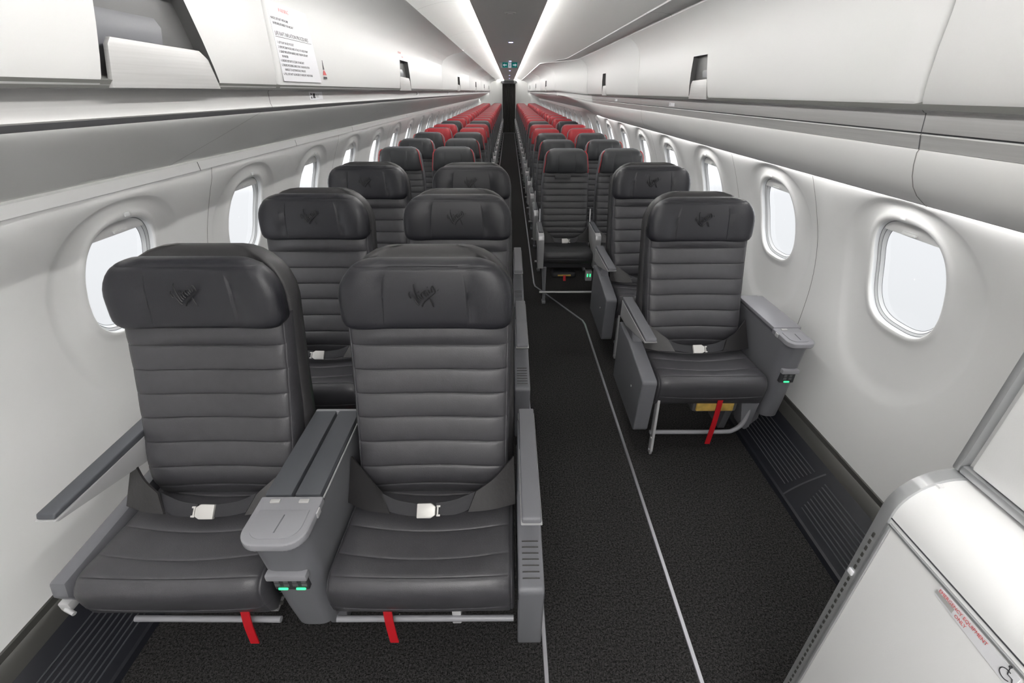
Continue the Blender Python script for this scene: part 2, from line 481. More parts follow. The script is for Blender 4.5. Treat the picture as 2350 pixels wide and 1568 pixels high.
# end walls
bm = bmesh.new()
for (a, b) in ((-1.5, -.275), (.275, 1.5)): prism(bm, [(a, 0), (b, 0), (b, 2.4), (a, 2.4)], Y1, Y1 + .05, 'y')
prism(bm, [(-.275, 2.0), (.275, 2.0), (.275, 2.4), (-.275, 2.4)], Y1, Y1 + .05, 'y')
for sx in (-.285, .285): box(bm, (sx, Y1 - .02, 1.0), (.02, .04, 2.0), bev=.004)
struct(obj('wall_back', bm, 'psu', smooth=False))
bm = bmesh.new(); prism(bm, [(-1.52, -.06), (1.52, -.06), (1.52, 2.45), (-1.52, 2.45)], Y1 + .5, Y1 + .55, 'y')
struct(obj('wall_aft', bm, 'dark', smooth=False))
bm = bmesh.new(); prism(bm, [(-1.52, -.06), (1.52, -.06), (1.52, 2.45), (-1.52, 2.45)], Y0 - .05, Y0, 'y')
struct(obj('wall_front', bm, 'panel', smooth=False))
bm = bmesh.new(); box(bm, (0, Y1 - .01, .004), (.55, .04, .008)); struct(obj('trim_3', bm, 'steel', smooth=False))

# floor seat-track cover strips (jogging where the wide seats start)
def strip(pts, name):
    bm = bmesh.new(); w = .0075
    rows = []
    for i, p in enumerate(pts):
        a = Vector(pts[max(i - 1, 0)]); b = Vector(pts[min(i + 1, len(pts) - 1)]); d = (b - a).normalized()
        nx = Vector((-d.y, d.x)); P = Vector(p)
        rows.append([(*(P - nx * w), .0005), (*(P - nx * w * .8), .005), (*(P + nx * w * .8), .005), (*(P + nx * w), .0005)])
    grid(bm, rows); struct(obj(name, bm, 'steel', ang=20))
strip([(.590, Y0), (.590, 3.18), (.580, 3.25), (.240, 3.98), (.232, 4.06), (.232, Y1)], 'trim_4')
strip([(.112, Y0), (.112, 3.28), (.102, 3.36), (-.222, 4.0), (-.232, 4.08), (-.232, Y1)], 'trim_5')
bm = bmesh.new(); box(bm, (-.18, -.3, .0006), (.006, 1.9, .0012)); struct(obj('trim_6', bm, 'groove', smooth=False))

# dado rail + return-air grilles at the foot of both walls
for s, nm in ((1, 'baseboard_right'), (-1, 'baseboard_left')):
    bm = bmesh.new()
    P = [(1.402, .252), (1.396, .246), (1.392, .228), (1.384, .222), (1.366, .196), (1.360, .186)]
    grid(bm, [[(s * x, y, z) for x, z in P] for y in (Y0, Y1)])
    b = struct(obj(nm, bm, 'rail', ang=20))
    bm = bmesh.new()
    A = Vector((1.360, .186)); B = Vector((1.205, .0)); C = Vector((1.222, .028))
    grid(bm, [[(s * x, y, z) for x, z in ((1.360, .186), (1.345, .172), (1.222, .024), (1.212, .020), (1.205, .0))] for y in (Y0, Y1)])
    obj('grille_panel', bm, 'vent', b, ang=20)
    d = (Vector((1.222, .024)) - Vector((1.345, .172))); L = d.length; d.normalize(); nrm = Vector((-abs(d.y), abs(d.x)))
    bm = bmesh.new(); seg = 1.03; y = 1.40 - seg * 3
    while y < Y1 - 1:
        for k in range(9):
            p = Vector((1.345, .172)) + d * (.030 + .0165 * k)
            q = p + nrm * .0045
            yy0 = y + .05 + .004 * k; yy1 = y + seg - .02 - .004 * k
            prism(bm, [(s * (p.x + d.x * .0022), p.y + d.y * .0022), (s * (q.x + d.x * .001), q.y + d.y * .001), (s * (q.x - d.x * .001), q.y - d.y * .001), (s * (p.x - d.x * .0022), p.y - d.y * .0022)], yy0, yy1, 'y')
        p0 = Vector((1.345, .172)); p1 = Vector((1.222, .024))
        rr = []
        for w_ in (-.004, .004):
            rr.append([(s * (p0.lerp(p1, t).x + nrm.x * .002), y + .015 + w_ + .03 * math.sin(PI * t * .5), p0.lerp(p1, t).y + nrm.y * .002) for t in [i / 8 for i in range(9)]])
        grid(bm, rr); y += seg
    g = obj('grille_slats', bm, 'slat', b, smooth=False)

# ================================================================== OVERHEAD BINS
LK = (.34, -.42)     # lean of the two sides of the latch opening
DL = [(.802, 1.607), (.795, 1.612), (.790, 1.625), (.787, 1.66), (.785, 1.715), (.785, 1.80), (.784, 1.865), (.762, 1.912), (.712, 1.950), (.635, 1.979), (.560, 1.994), (.515, 2.000)]
DR = [(1.118, 1.562), (1.109, 1.566), (1.103, 1.58), (1.097, 1.63), (1.093, 1.70), (1.093, 1.78), (1.088, 1.84), (1.074, 1.895), (1.045, 1.940), (1.010, 1.968), (.985, 1.982), (.968, 1.990)]
def bin_thing(side, prof, ya, yb, latch, label, group, iz=5, big=False):
    t = empty('overhead_bin', (side * prof[0][0], (ya + yb) / 2, prof[0][1]), label, 'luggage bin', group)
    ox, oy, oz = side * prof[0][0], (ya + yb) / 2, prof[0][1]
    g = .004
    ys = [ya + g, ya + g + .003, ya + g + .012, yb - g - .012, yb - g - .003, yb - g]
    ins = [.020, .006, 0, 0, .006, .020]
    k0, k1 = ((LK if side < 0 or ya > 8 else (.40, -.04)) if latch else (0, 0)); zb_ = prof[1][1]; zt_ = prof[iz][1]
    def sh(i, z): return (k0 if i == 3 else k1 if i == 4 else 0) * (min(max(z, zb_), zt_) - zb_) if latch else 0
    if latch:
        l0, l1 = latch
        ys = ys[:3] + [l0, l1] + ys[3:]; ins = ins[:3] + [0, 0] + ins[3:]
    rows = []
    for y, d in zip(ys, ins):
        r = []
        for i, (x, z) in enumerate(prof):
            a = Vector(prof[max(i - 1, 0)]); b = Vector(prof[min(i + 1, len(prof) - 1)]); tt = (b - a).normalized()
            nn = Vector((tt.y, -tt.x))          # towards the wall
            if nn.x < 0: nn = -nn
            p = Vector((x, z)) + nn * d
            r.append((side * p.x - ox, y + sh(len(rows), z) - oy, p.y - oz))
        rows.append(r)
    bm = bmesh.new()
    V = grid(bm, rows, skip=(lambda i, j: i == 3 and 1 <= j < iz) if latch else None)
    # inner skin
    th = .03
    for k, i in ((0, 0), (1, len(ys) - 1)):
        r2 = []
        for (x, y, z) in rows[i]: r2.append((x + side * .03, y, z + .004))
        grid(bm, [rows[i], r2])
    r2a = [(x + side * .03, y, z + .004) for (x, y, z) in rows[0]]; r2b = [(x + side * .03, y, z + .004) for (x, y, z) in rows[-1]]
    if not latch: grid(bm, [r2a, r2b])
    obj('bin_door', bm, 'door', t, ang=50)
    if latch:
        bm = bmesh.new(); dd = .032
        P = [Vector(p) for p in prof[1:iz + 1]]
        def q(p, y, o): return (side * (p.x + o) - ox, y + ((k0 if y == l0 else k1) * (min(max(p.y, zb_), zt_) - zb_)) - oy, p.y - oz)
        grid(bm, [[q(p, y, dd) for p in P] for y in (l0, l1)])
        for y in (l0, l1): grid(bm, [[q(p, y, 0) for p in P], [q(p, y, dd) for p in P]])
        for p in (P[0], P[-1]): grid(bm, [[q(p, l0, 0), q(p, l1, 0)], [q(p, l0, dd), q(p, l1, dd)]])
        ht = P[-1].y - P[0].y; zl = P[0].y + ht * .43
        # sloped inner lip behind the flap
        bm2 = bmesh.new()
        grid(bm2, [[(side * (P[0].x + .030) - ox, y - oy, P[0].y + ht * .80 - oz), (side * (P[0].x + .012) - ox, y - oy, P[0].y + ht * .62 - oz), (side * (P[0].x + .026) - ox, y - oy, P[0].y + ht * .3 - oz)] for y in (l0 + .003, l0 + (l1 - l0) * .62)])
        obj('latch_recess', bm, 'latchdark', t, smooth=False)
        obj('latch_lever', bm2, 'plas', t, ang=60)
        bm = bmesh.new()
        w = l1 - l0; f0 = l0 + w * .06; f1 = l1 - w * .015
        hz = zl - P[0].y; poly = [(f0 - oy, P[0].y - .006 - oz), (f1 - oy, P[0].y - .006 - oz), (f1 + k1 * hz * .7 - oy, zl - .02 - oz), (f1 + k1 * hz - w * .05 - oy, zl - .002 - oz), (f0 + k0 * hz + w * .03 - oy, zl + .003 - oz), (f0 + k0 * hz - oy, zl - .010 - oz)]
        xa = side * (P[1].x + .000) - ox; xb = side * (P[1].x + .010) - ox
        prism(bm, poly, min(xa, xb), max(xa, xb), 'x', bev=.002)
        obj('latch_flap', bm, 'brush', t, ang=30)
    return t
left_bins = [(-1.6, 1.80, (1.02, 1.44)), (1.80, 6.20, (3.78, 4.22)), (6.20, 10.35, (8.0, 8.44)), (10.35, 14.5, (12.2, 12.64)), (14.5, 18.65, (16.4, 16.84)), (18.65, Y1, (20.1, 20.5))]
lb_lab = ['white overhead bin at the top left corner with a large open silver latch', 'white overhead bin on the left carrying the raft instruction placard', 'white left overhead bin, next behind the one with the placard', 'white left overhead bin, third back from the placard bin counting it', 'white left overhead bin, second from the dark curtain', 'white left overhead bin ending at the dark curtain']
LB = [bin_thing(-1, DL, a, b, l, n, 'overhead bins on the left', iz=5) for (a, b, l), n in zip(left_bins, lb_lab)]
right_bins = [(-1.6, 1.382, None), (1.382, 4.45, (2.86, 3.17)), (4.45, 7.30, (5.86, 6.14))]
rb_lab = ['shallow white overhead bin at the top right corner with no latch in view', 'shallow white overhead bin on the right with the larger dark latch', 'shallow white right overhead bin just before the wall steps inwards']
RB = [bin_thing(1, DR, a, b, l, n, 'shallow overhead bins on the right', iz=5) for (a, b, l), n in zip(right_bins, rb_lab)]
for (a, b, l), n in zip([(9.0, 13.2, (10.9, 11.3)), (13.2, 17.4, (15.1, 15.5)), (17.4, Y1, (19.3, 19.7))],
                        ['deep white right overhead bin directly behind the curved step', 'deep white right overhead bin in the middle of the far row', 'deep white right overhead bin ending at the dark curtain']):
    bin_thing(1, DL, a, b, l, n, 'deep overhead bins on the right')

# curved step between the two bin depths on the right
DR2 = cat([(x, z, 0) for x, z in DR], 14); DL2 = cat([(x, z, 0) for x, z in DL], 14)
bm = bmesh.new()
ys = [7.305] + [YA + (YB - YA) * i / 14 for i in range(15)]
grid(bm, [[(p[0], y, p[1]) for p in [blend(tuple(a)[:2], tuple(b)[:2], y) for a, b in zip(DR2, DL2)]] for y in ys])
struct(obj('trim_7', bm, 'door', ang=60))
# ledge above the right-hand bins
LR = [(.972, 1.992), (.960, 2.004), (.90, 2.012), (.835, 2.010), (.822, 2.004), (.815, 2.010)]
LL = [(.513, 2.002), (.512, 2.006), (.512, 2.009), (.511, 2.011), (.51, 2.012), (.51, 2.013)]
bm = bmesh.new(); grid(bm, [[(p[0], y, p[1]) for p in [blend(a, b, y) for a, b in zip(LR, LL)]] for y in ybl])
for ysx in (3.3, 5.8):
    grid(bm, [[(x, y, z - .0008) for x, z in LR] for y in (ysx - .002, ysx + .002)], mi=1)
struct(obj('trim_8', bm, ['door', 'seam'], ang=50))

# left: aluminium edge + grey service panel
def sweep(name, prof, side, ys, m, seams=(), ang=35, off=.0006, sm='seam', sw=.0018):
    bm = bmesh.new()
    grid(bm, [[(side * x, y, z) for x, z in prof] for y in ys])
    for q in seams: grid(bm, [[(side * (x - off), y, z - off) for x, z in prof] for y in (q - sw, q + sw)], mi=1)
    return struct(obj(name, bm, [m, sm], ang=ang))
EL = [(.812, 1.606), (.826, 1.604), (.830, 1.598), (.830, 1.566), (.826, 1.553), (.829, 1.548), (.833, 1.5455)]
PL = [(.843, 1.5500), (.868, 1.540), (1.05, 1.455), (1.248, 1.365), (1.262, 1.3585)]
GL = [(1.262, 1.3585), (1.250, 1.353), (1.2458, 1.3220), (1.2485, 1.3200), (1.254, 1.350), (1.270, 1.346), (1.276, 1.332), (1.262, 1.318)]
bm = bmesh.new(); grid(bm, [[(-x, y, z) for x, z in ((.80, 1.606), (.79, 1.62), (.86, 1.64))] for y in (Y0, Y1)])
struct(obj('trim_9', bm, 'seam'))
tl = sweep('trim_10', EL, -1, (Y0, Y1), 'brush2', (1.79, 6.2, 10.35, 14.5, 18.65), sm='dark')
sweep('trim_11', [(.8262, 1.5535), (.8300, 1.5450), (.8350, 1.5385)], -1, (Y0, Y1), 'dark')
sweep('trim_12', PL, -1, (Y0, Y1), 'psu', (1.80, 4.0, 6.2, 8.35, 10.5, 12.7, 14.9, 17.1, 19.3), off=.0008, sw=.0012)
sweep('trim_13', GL, -1, (Y0, Y1), 'panel', (1.95, 2.9, 4.0, 6.2), sm='groove')
for s, nm, ys_, ye_ in ((-1, 'left', Y0, Y1), (1, 'right', YB, Y1)):
    t = empty('service_panel_light', (0, 0, 0), 'slim light strip tucked behind the %s bin edge, washing the grey service panel' % nm, 'light', 'service panel light strips')
    bm = bmesh.new(); n = int((ye_ - ys_) * 2)
    for i in range(n):
        ya_ = ys_ + (ye_ - ys_) * i / n; yb_ = ys_ + (ye_ - ys_) * (i + 1) / n
        grid(bm, [[(s * .8420, yy, 1.5490), (s * .8412, yy, 1.5410)] for yy in (ya_, yb_)])
    obj('diffuser', bm, 'wash', t, smooth=False)
    bm = bmesh.new(); prism(bm, [(s * .8355, 1.5385), (s * .8400, 1.5385), (s * .8405, 1.5480), (s * .8355, 1.5520)], ys_, ye_, 'y'); obj('mounting_rail', bm, 'dark', t, smooth=False)
for s, nm, q, ye_ in ((-1, 'left', ((1.2555, 1.3480), (1.2690, 1.3445)), Y1), (1, 'right', ((1.2575, 1.3035), (1.2700, 1.3005)), YA)):
    t = empty('wall_wash_light', (0, 0, 0), 'slim lamp hidden behind the lip above the %s window wall' % nm, 'light', 'side wall wash lights')
    bm = bmesh.new(); n = int((ye_ - Y0) * 2)
    for i in range(n):
        ya_ = Y0 + (ye_ - Y0) * i / n; yb_ = Y0 + (ye_ - Y0) * (i + 1) / n
        grid(bm, [[(s * x, yy, z) for x, z in q] for yy in (ya_, yb_)])
    obj('diffuser', bm, 'wash', t, smooth=False)
    bm = bmesh.new(); (x0, z0), (x1, z1) = q
    prism(bm, [(s * x0, z0 + .0003), (s * x1, z1 + .0003), (s * x1, z1 + .0012), (s * x0, z0 + .0012)], Y0, ye_, 'y'); obj('mounting_rail', bm, 'dark', t, smooth=False)
# right, front part: two aluminium bands, white bulging panel
ER = [(1.125, 1.557), (1.132, 1.551), (1.139, 1.549), (1.141, 1.538), (1.146, 1.503), (1.149, 1.499)]
ER2 = [(1.149, 1.4965), (1.147, 1.493), (1.149, 1.490), (1.158, 1.4575), (1.161, 1.456)]
BR = [(1.160, 1.456), (1.157, 1.448), (1.162, 1.415), (1.171, 1.385), (1.186, 1.355), (1.208, 1.329), (1.236, 1.308), (1.251, 1.2975), (1.255, 1.306), (1.276, 1.301), (1.276, 1.291)]
bm = bmesh.new(); grid(bm, [[(x, y, z) for x, z in ((1.115, 1.556), (1.105, 1.57), (1.2, 1.6))] for y in (Y0, 7.3)])
struct(obj('trim_14', bm, 'seam'))
tr = sweep('trim_15', ER, 1, (Y0, 7.1), 'brush', (1.382, 4.45), sm='dark')
sweep('trim_16', [(1.147, 1.5008), (1.150, 1.498), (1.148, 1.4945)], 1, (Y0, 7.1), 'groove')
sweep('trim_17', ER2, 1, (Y0, 7.1), 'brush', (1.382, 4.45), sm='dark')
EC = ER + ER2
ELb = cat([(x, z, 0) for x, z in EL], len(EC))
bm = bmesh.new(); grid(bm, [[(p[0], y, p[1]) for p in [blend(a, tuple(b)[:2], y) for a, b in zip(EC, ELb)]] for y in [7.1] + ys])
struct(obj('trim_18', bm, 'door', ang=30))
sweep('trim_19', EL, 1, (YB, Y1), 'brush2', (13.2, 17.4), sm='dark')
PLb = cat([(x, z, 0) for x, z in (PL[:-1] + [(1.268, 1.340), (1.276, 1.291)])], len(BR))
bm = bmesh.new(); yy = [Y0] + [6.4 + 2.6 * i / 16 for i in range(17)] + [Y1]
grid(bm, [[(p[0], y, p[1]) for p in [blend(a, tuple(b)[:2], y, 6.4, 9.0) for a, b in zip(BR, PLb)]] for y in yy])
for q in (1.382, 4.45): grid(bm, [[(x - .0008, y, z - .0005) for x, z in BR] for y in (q - .0018, q + .0018)], mi=1)
struct(obj('trim_20', bm, ['door', 'seam'], ang=60))

# labels on the bins and edges ------------------------------------------------
def lplate(parent, y, z, x, w, h, name='label_plate'):
    bm = bmesh.new(); box(bm, (x, y, z), (.001, w, h)); return obj(name, bm, 'paper', parent, smooth=False)
b1 = LB[1]; bx, by, bz = b1.location
def PM(y, z, x=-.7835):     # text frame on the left doors (local to the bin)
    return frame_m((x - bx, y - by, z - bz), (0, 1, 0), (0, 0, 1))
pl = bmesh.new(); prism(pl, [(1.835 - by, 1.632 - bz), (2.195 - by, 1.632 - bz), (2.150 - by, 1.862 - bz), (1.822 - by, 1.862 - bz)], -.7850 - bx, -.7838 - bx, 'x')
pl = obj('instruction_placard', pl, 'paper', b1, smooth=False, label='white raft instruction placard')
text('WARNING', .017, PM(1.900, 1.838), 'textr', pl, sx=1.0)
text('HANDLE LIFE RAFT WITH CARE', .0105, PM(1.828, 1.812), 'textk', pl, sx=.92)
text('NEVER INFLATE INSIDE THE AIRCRAFT', .0105, PM(1.838, 1.798), 'textk', pl, sx=.92)
text('LIFE RAFT INFLATION PROCEDURES', .0165, PM(1.838, 1.768), 'textk', pl, sx=1.08)
bm = bmesh.new(); box(bm, (-.7833 - bx, 1.995 - by, 1.7635 - bz), (.0004, .315, .0012)); obj('underline', bm, 'textk', pl, smooth=False)
for i, (ind, s) in enumerate([(0, '1. LIFT FLAP ON RED POCKET'), (0, '2. REMOVE SNAP HOOK AND ATTACH TO FIXED POINT'), (0, '3. GRASP INFLATION HANDLE AND THROW LIFE RAFT'), (1, 'IN WATER'),
                              (0, '4. ENSURE LIFE RAFT IS CLEAR OF AIRCRAFT'), (0, '5. ENSURE MOORING LINE IS TAUT, GRAB INFLATION'), (1, 'HANDLE TO AUTOMATICALLY INFLATE'), (0, '6. PULL LIFE RAFT ALONGSIDE OF AIRCRAFT AND BOARD')]):
    text(s, .0102, PM(1.842 + .018 * ind, 1.744 - .0133 * i), 'textk', pl, sx=1.0)
bm = bmesh.new()
prism(bm, [(2.232 - by, 1.661 - bz), (2.272 - by, 1.661 - bz), (2.262 - by, 1.672 - bz), (2.249 - by, 1.680 - bz), (2.239 - by, 1.672 - bz)], -.7850 - bx, -.7840 - bx, 'x', mi=0)
prism(bm, [(2.242 - by, 1.681 - bz), (2.255 - by, 1.681 - bz), (2.247 - by, 1.715 - bz)], -.7850 - bx, -.7840 - bx, 'x', mi=1)
prism(bm, [(2.235 - by, 1.647 - bz), (2.272 - by, 1.647 - bz), (2.272 - by, 1.655 - bz), (2.235 - by, 1.655 - bz)], -.7850 - bx, -.7840 - bx, 'x', mi=1)
obj('life_raft_pictogram', bm, ['textr', 'textk'], b1, smooth=False)
text('LIFE RAFT', .016, PM(3.80, 1.838), 'textr', b1, name='bin_lettering', sx=1.5)
text('BELOW', .010, PM(3.92, 1.818), 'textr', b1, name='bin_lettering', sx=1.5)
# row number plates
for i, y in enumerate((2.23, 4.70, 7.1, 9.5, 11.9)):
    p = lplate(tl, y, 1.584, -.8296, .15 if i == 0 else .12, .030, 'row_number_plate')
    bm = bmesh.new()
    box(bm, (-.829, y - .055, 1.590), (.0004, .012, .008)); box(bm, (-.829, y - .055, 1.578), (.0004, .012, .008))
    box(bm, (-.829, y - .025, 1.584), (.0004, .026, .018)); obj('seat_pictogram', bm, 'textk', p, smooth=False)
    text('A %d' % (i + 1), .020, frame_m((-.8288, y + .000, 1.577), (0, 1, 0), (0, 0, 1)), 'textk', p)
for i, y in enumerate((3.59, 5.48)):
    p = lplate(tr, y, 1.522, 1.1425, .12, .026, 'row_number_plate')
    text('F %d' % (i + 2), .018, frame_m((1.1416, y + .05, 1.515), (0, -1, 0), (0, 0, 1)), 'textk', p)

# ceiling fittings
for i, y in enumerate((5.28, 8.39, 12.13, 15.66, 19.27)):
    t = empty('ceiling_night_light', (0.02, y, 2.0215), ['blue glowing night light on the aisle ceiling, nearest of the five', 'blue ceiling night light directly above the green exit sign', 'blue ceiling night light just beyond the exit sign', 'blue ceiling night light, second nearest to the curtain', 'blue ceiling night light nearest to the dark curtain'][i], 'light', 'blue aisle ceiling lights')
    bm = bmesh.new(); bmesh.ops.create_cone(bm, cap_ends=True, segments=20, radius1=.020, radius2=.022, depth=.006, matrix=Matrix.Translation((0, 0, -.003))); obj('lens', bm, 'blue', t)
    bm = bmesh.new(); bmesh.ops.create_cone(bm, cap_ends=True, segments=20, radius1=.030, radius2=.034, depth=.004, matrix=Matrix.Translation((0, 0, -.0005))); obj('bezel', bm, 'silver', t)
t = empty('ceiling_speaker', (.01, 3.40, 2.0215), 'small flush round fitting on the grey aisle ceiling near the camera', 'speaker')
bm = bmesh.new(); bmesh.ops.create_cone(bm, cap_ends=True, segments=24, radius1=.030, radius2=.036, depth=.006, matrix=Matrix.Translation((0, 0, -.002))); obj('bezel', bm, 'cove', t)
bm = bmesh.new(); bmesh.ops.create_cone(bm, cap_ends=True, segments=24, radius1=.018, radius2=.018, depth=.004, matrix=Matrix.Translation((0, 0, -.005))); obj('perforated_cover', bm, 'psu', t)
t = empty('exit_sign', (.015, 8.6, 2.02), 'green lit exit sign with white arrows hanging from the aisle ceiling', 'sign')
bm = bmesh.new(); prism(bm, [(-.178, -.018), (-.135, -.088), (.135, -.088), (.178, -.018), (.15, 0), (-.15, 0)], .0, .03, 'y', bev=.003); obj('sign_housing', bm, 'silver', t)
bm = bmesh.new()
for sx in (-1, 1): box(bm, (sx * .075, -.002, -.045), (.09, .004, .072), bev=.001)
obj('green_panel', bm, 'exitg', t)
bm = bmesh.new(); box(bm, (0, -.002, -.045), (.045, .004, .072), bev=.001)
for sx in (-1, 1):
    prism(bm, [(sx * .112, -.045), (sx * .085, -.025), (sx * .085, -.038), (sx * .05, -.038), (sx * .05, -.052), (sx * .085, -.052), (sx * .085, -.065)], -.006, -.003, 'y')
obj('white_arrows', bm, 'exitw', t, smooth=False)
bm = bmesh.new(); tube(bm, [(0, -.005, -.025), (.002, -.005, -.045), (-.008, -.005, -.07)], .004); tube(bm, [(.002, -.005, -.045), (.010, -.005, -.068)], .003); box(bm, (0, -.005, -.017), (.008, .004, .008), bev=.003)
obj('running_figure', bm, 'exitg', t)
# curtain
t = empty('aisle_curtain', (0, Y1 + .1, 0), 'dark grey pleated curtain closing the far end of the aisle', 'curtain')
bm = bmesh.new(); n = 90
rows = []
for zz in (.03, .8, 1.3, 1.93):
    r = []
    for i in range(n + 1):
        x = -.262 + .524 * i / n; r.append((x, .018 * math.sin(i * 2 * PI / 9) * (1 - .25 * zz / 2), zz))
    rows.append(r)
grid(bm, rows); obj('drape', bm, 'curtain', t, ang=80)
bm = bmesh.new(); prism(bm, [(-.30, 1.99), (-.34, 1.93), (-.28, 1.885), (.28, 1.885), (.34, 1.93), (.30, 1.99)], -.16, -.12, 'y', bev=.004); obj('curtain_header', bm, 'dark', t)

# ================================================================== SEATS, WIDE (front cabin)
LOGO = [[(600, 575), (572, 650), (590, 740), (630, 800)], [(650, 690), (740, 850), (800, 960), (880, 1040)],
        [(765, 330), (730, 400), (745, 520), (790, 700), (830, 840), (900, 940)], [(850, 600), (910, 592)],
        [(880, 700), (900, 800), (965, 870)], [(1010, 600), (965, 680), (990, 770), (1050, 812)],
        [(1140, 550), (1070, 560), (1050, 630), (1090, 700), (1140, 745)], [(1150, 600), (1200, 700)],
        [(1200, 520), (1240, 640)], [(1178, 425), (1188, 445)], [(1290, 470), (1300, 540), (1318, 605)],
        [(1290, 470), (1340, 400), (1390, 470), (1425, 595)], [(1430, 610), (1300, 725), (1200, 800), (1080, 900), (1000, 1010), (968, 1090)],
        [(1230, 800), (1280, 920), (1345, 1095)], [(1510, 530), (1530, 540)]]
def cornered(W, z0, z1, r0, r1, Z):
    def w(v):
        z = Z(v)
        if z > z1 - r1: d = min(1, (z - (z1 - r1)) / r1); return W - r1 + r1 * math.sqrt(max(0, 1 - d * d))
        if z < z0 + r0: d = min(1, ((z0 + r0) - z) / r0); return W - r0 + r0 * math.sqrt(max(0, 1 - d * d))
        return W
    return w
def vclust(n): return [(1 - math.cos(PI * i / (n - 1))) / 2 for i in range(n)]

def fc_backrest():
    bm = bmesh.new()
    F = smooth_lin([(0, (.360, .390)), (.08, (.335, .435)), (.22, (.322, .520)), (.45, (.372, .665)), (.7, (.425, .815)), (.93, (.468, .955)), (1, (.480, 1.000))])
    def B(v): f = F(v); return (f[0] + .105, f[1] - .012 + .02 * v)
    seams = [0, .145, .267, .389, .511, .633, .755, .877, 1.0]
    def dep(u, v):
        return .0075 * (1 - chan(seams, v)) * (1 - abs(u) ** 10) + .010 * (1 - u * u) * (v < .9) + .003 * math.exp(-((abs(u) - .95) / .007) ** 2)
    pad(bm, F, B, chan_vs(seams), lambda v: .252 - .014 * (1 - v), ex=8, dep=dep, warp=lambda u, v: (0, (.014 * (1 - v) - .004) * (1 - u * u)), ulist=sorted(set([round(x, 4) for x in us(23)] + [q * z for q in (-1, 1) for z in (.935, .943, .95, .957, .965)])))
    return bm
def fc_bolsters(bm):
    for s in (-1, 1):
        tube(bm, [(s * .247, .470, .990), (s * .2475, .430, .83), (s * .243, .378, .665), (s * .238, .330, .53), (s * .234, .338, .45)], .010, 8, n=22)
def fc_head():
    bm = bmesh.new(); z0, z1 = .972, 1.181
    F = smooth_lin([(0, (.462, z0)), (.5, (.474, 1.078)), (.88, (.490, 1.155)), (1, (.502, z1))])
    def B(v): return (.525 + .012 * v, z0 + (z1 - z0) * v - .002)
    Z = lambda v: F(v)[1]
    w = cornered(.256, z0, z1, .042, .112, Z)
    W0 = .268
    def dep(u, v):
        x = u * w(v); a = abs(x)
        sx = .125 + .012 * (.5 - v)
        g = .007 * math.exp(-((a - sx) / .0035) ** 2)
        cup = -.022 * max(0, (a - .11) / .15) ** 1.3 if a > .11 else 0
        e = 1 - abs(u) ** 6
        rim = .0035 * math.exp(-((v - .91) / .012) ** 2)
        return g + cup * e + rim
    ul = sorted(set([round(x, 4) for x in us(25)] + [s * q for s in (-1, 1) for q in (.44, .455, .465, .475, .49)]))
    vsx = sorted(set(vclust(17) + [.885, .9, .91, .92, .94]))
    ev = lambda v: (1 - abs(2 * v - 1) ** 14) ** (.3)
    pad(bm, F, B, vsx, w, ex=11, ev=ev, dep=dep, ulist=ul)
    return bm
def fc_logo():
    bm = bmesh.new(); k = 8.9e-5
    N = Vector((0, -.994, .11)); Up = Vector((0, .11, .994)); O = Vector((0, .4685, 1.088)) + N * .0008
    for st in LOGO:
        pts = [O + Vector((1, 0, 0)) * ((x - 1050) * k) + Up * (-(y - 700) * k) for x, y in st]
        tube(bm, pts, [.0013, .0022, .0024, .0018], 6, n=max(4, len(pts) * 3))
    return bm
def fc_shell():
    bm = bmesh.new(); z0, z1 = .30, 1.192
    F = smooth_lin([(0, (.395, z0)), (.25, (.44, .50)), (.6, (.505, .82)), (.85, (.560, 1.05)), (1, (.588, z1))])
    def B(v): f = F(v); return (f[0] + .055, f[1] - .006)
    Z = lambda v: F(v)[1]
    w = cornered(.260, z0, z1, .02, .155, Z)
    def dep(u, v): return -.030 * max(0, (abs(u) - .80) / .2) * (1 - abs(u) ** 12) * min(1, v * 4)
    ev = lambda v: 1 - .8 * max(0, (v - .97) / .03) ** 3
    pad(bm, F, B, vclust(28), w, nu=27, ex=9, ev=ev, dep=dep)
    return bm
def fc_cushion():
    bm = bmesh.new()
    F = smooth_lin([(0, (.44, .450)), (.25, (.33, .455)), (.5, (.17, .462)), (.68, (.045, .467)), (.74, (.016, .458)), (.80, (-.002, .425)), (.88, (-.002, .368)), (.94, (.004, .318)), (1, (.025, .287))])
    B = lin([(0, (.44, .35)), (.6, (.17, .355)), (.8, (.07, .36)), (1, (.075, .315))])
    seams = [0, .20, .32, .45, .60, .715, .885, 1.0]
    def dep(u, v):
        sag = .014 * (1 - u * u) * (1 - min(1, max(0, (v - .55) / .2))) * (1 if v > 0 else 0)
        edge = 1 - abs(u) ** 10
        g = .0055 * (1 - chan(seams, v)) * edge
        band = .013 * max(0, min(1, (v - .89) / .02)) * edge
        mid = -.010 * math.exp(-((v - .80) / .06) ** 2) * (1 - u * u)
        wv = .0
        gus = .0035 * math.exp(-((abs(u) - .955) / .008) ** 2)
        return sag + g + band + mid + gus
    def warp(u, v):
        k = (1 - u * u) * (1 if v < .66 else max(0, 1 - (v - .66) / .08))
        return (-.026 * k * min(1, v * 5 + .3), 0) if v < .8 else (0, -.010 * (1 - u * u) * (.85 < v < .93))
    ul = sorted(set([round(x, 4) for x in us(25)] + [q * z for q in (-1, 1) for z in (.94, .948, .955, .962, .97)]))
    pad(bm, F, B, chan_vs(seams, (0, .025, .07, .18, .35, .5, .65, .82, .93, .975)), lambda v: .259, ex=9, dep=dep, warp=warp, ulist=ul)
    return bm
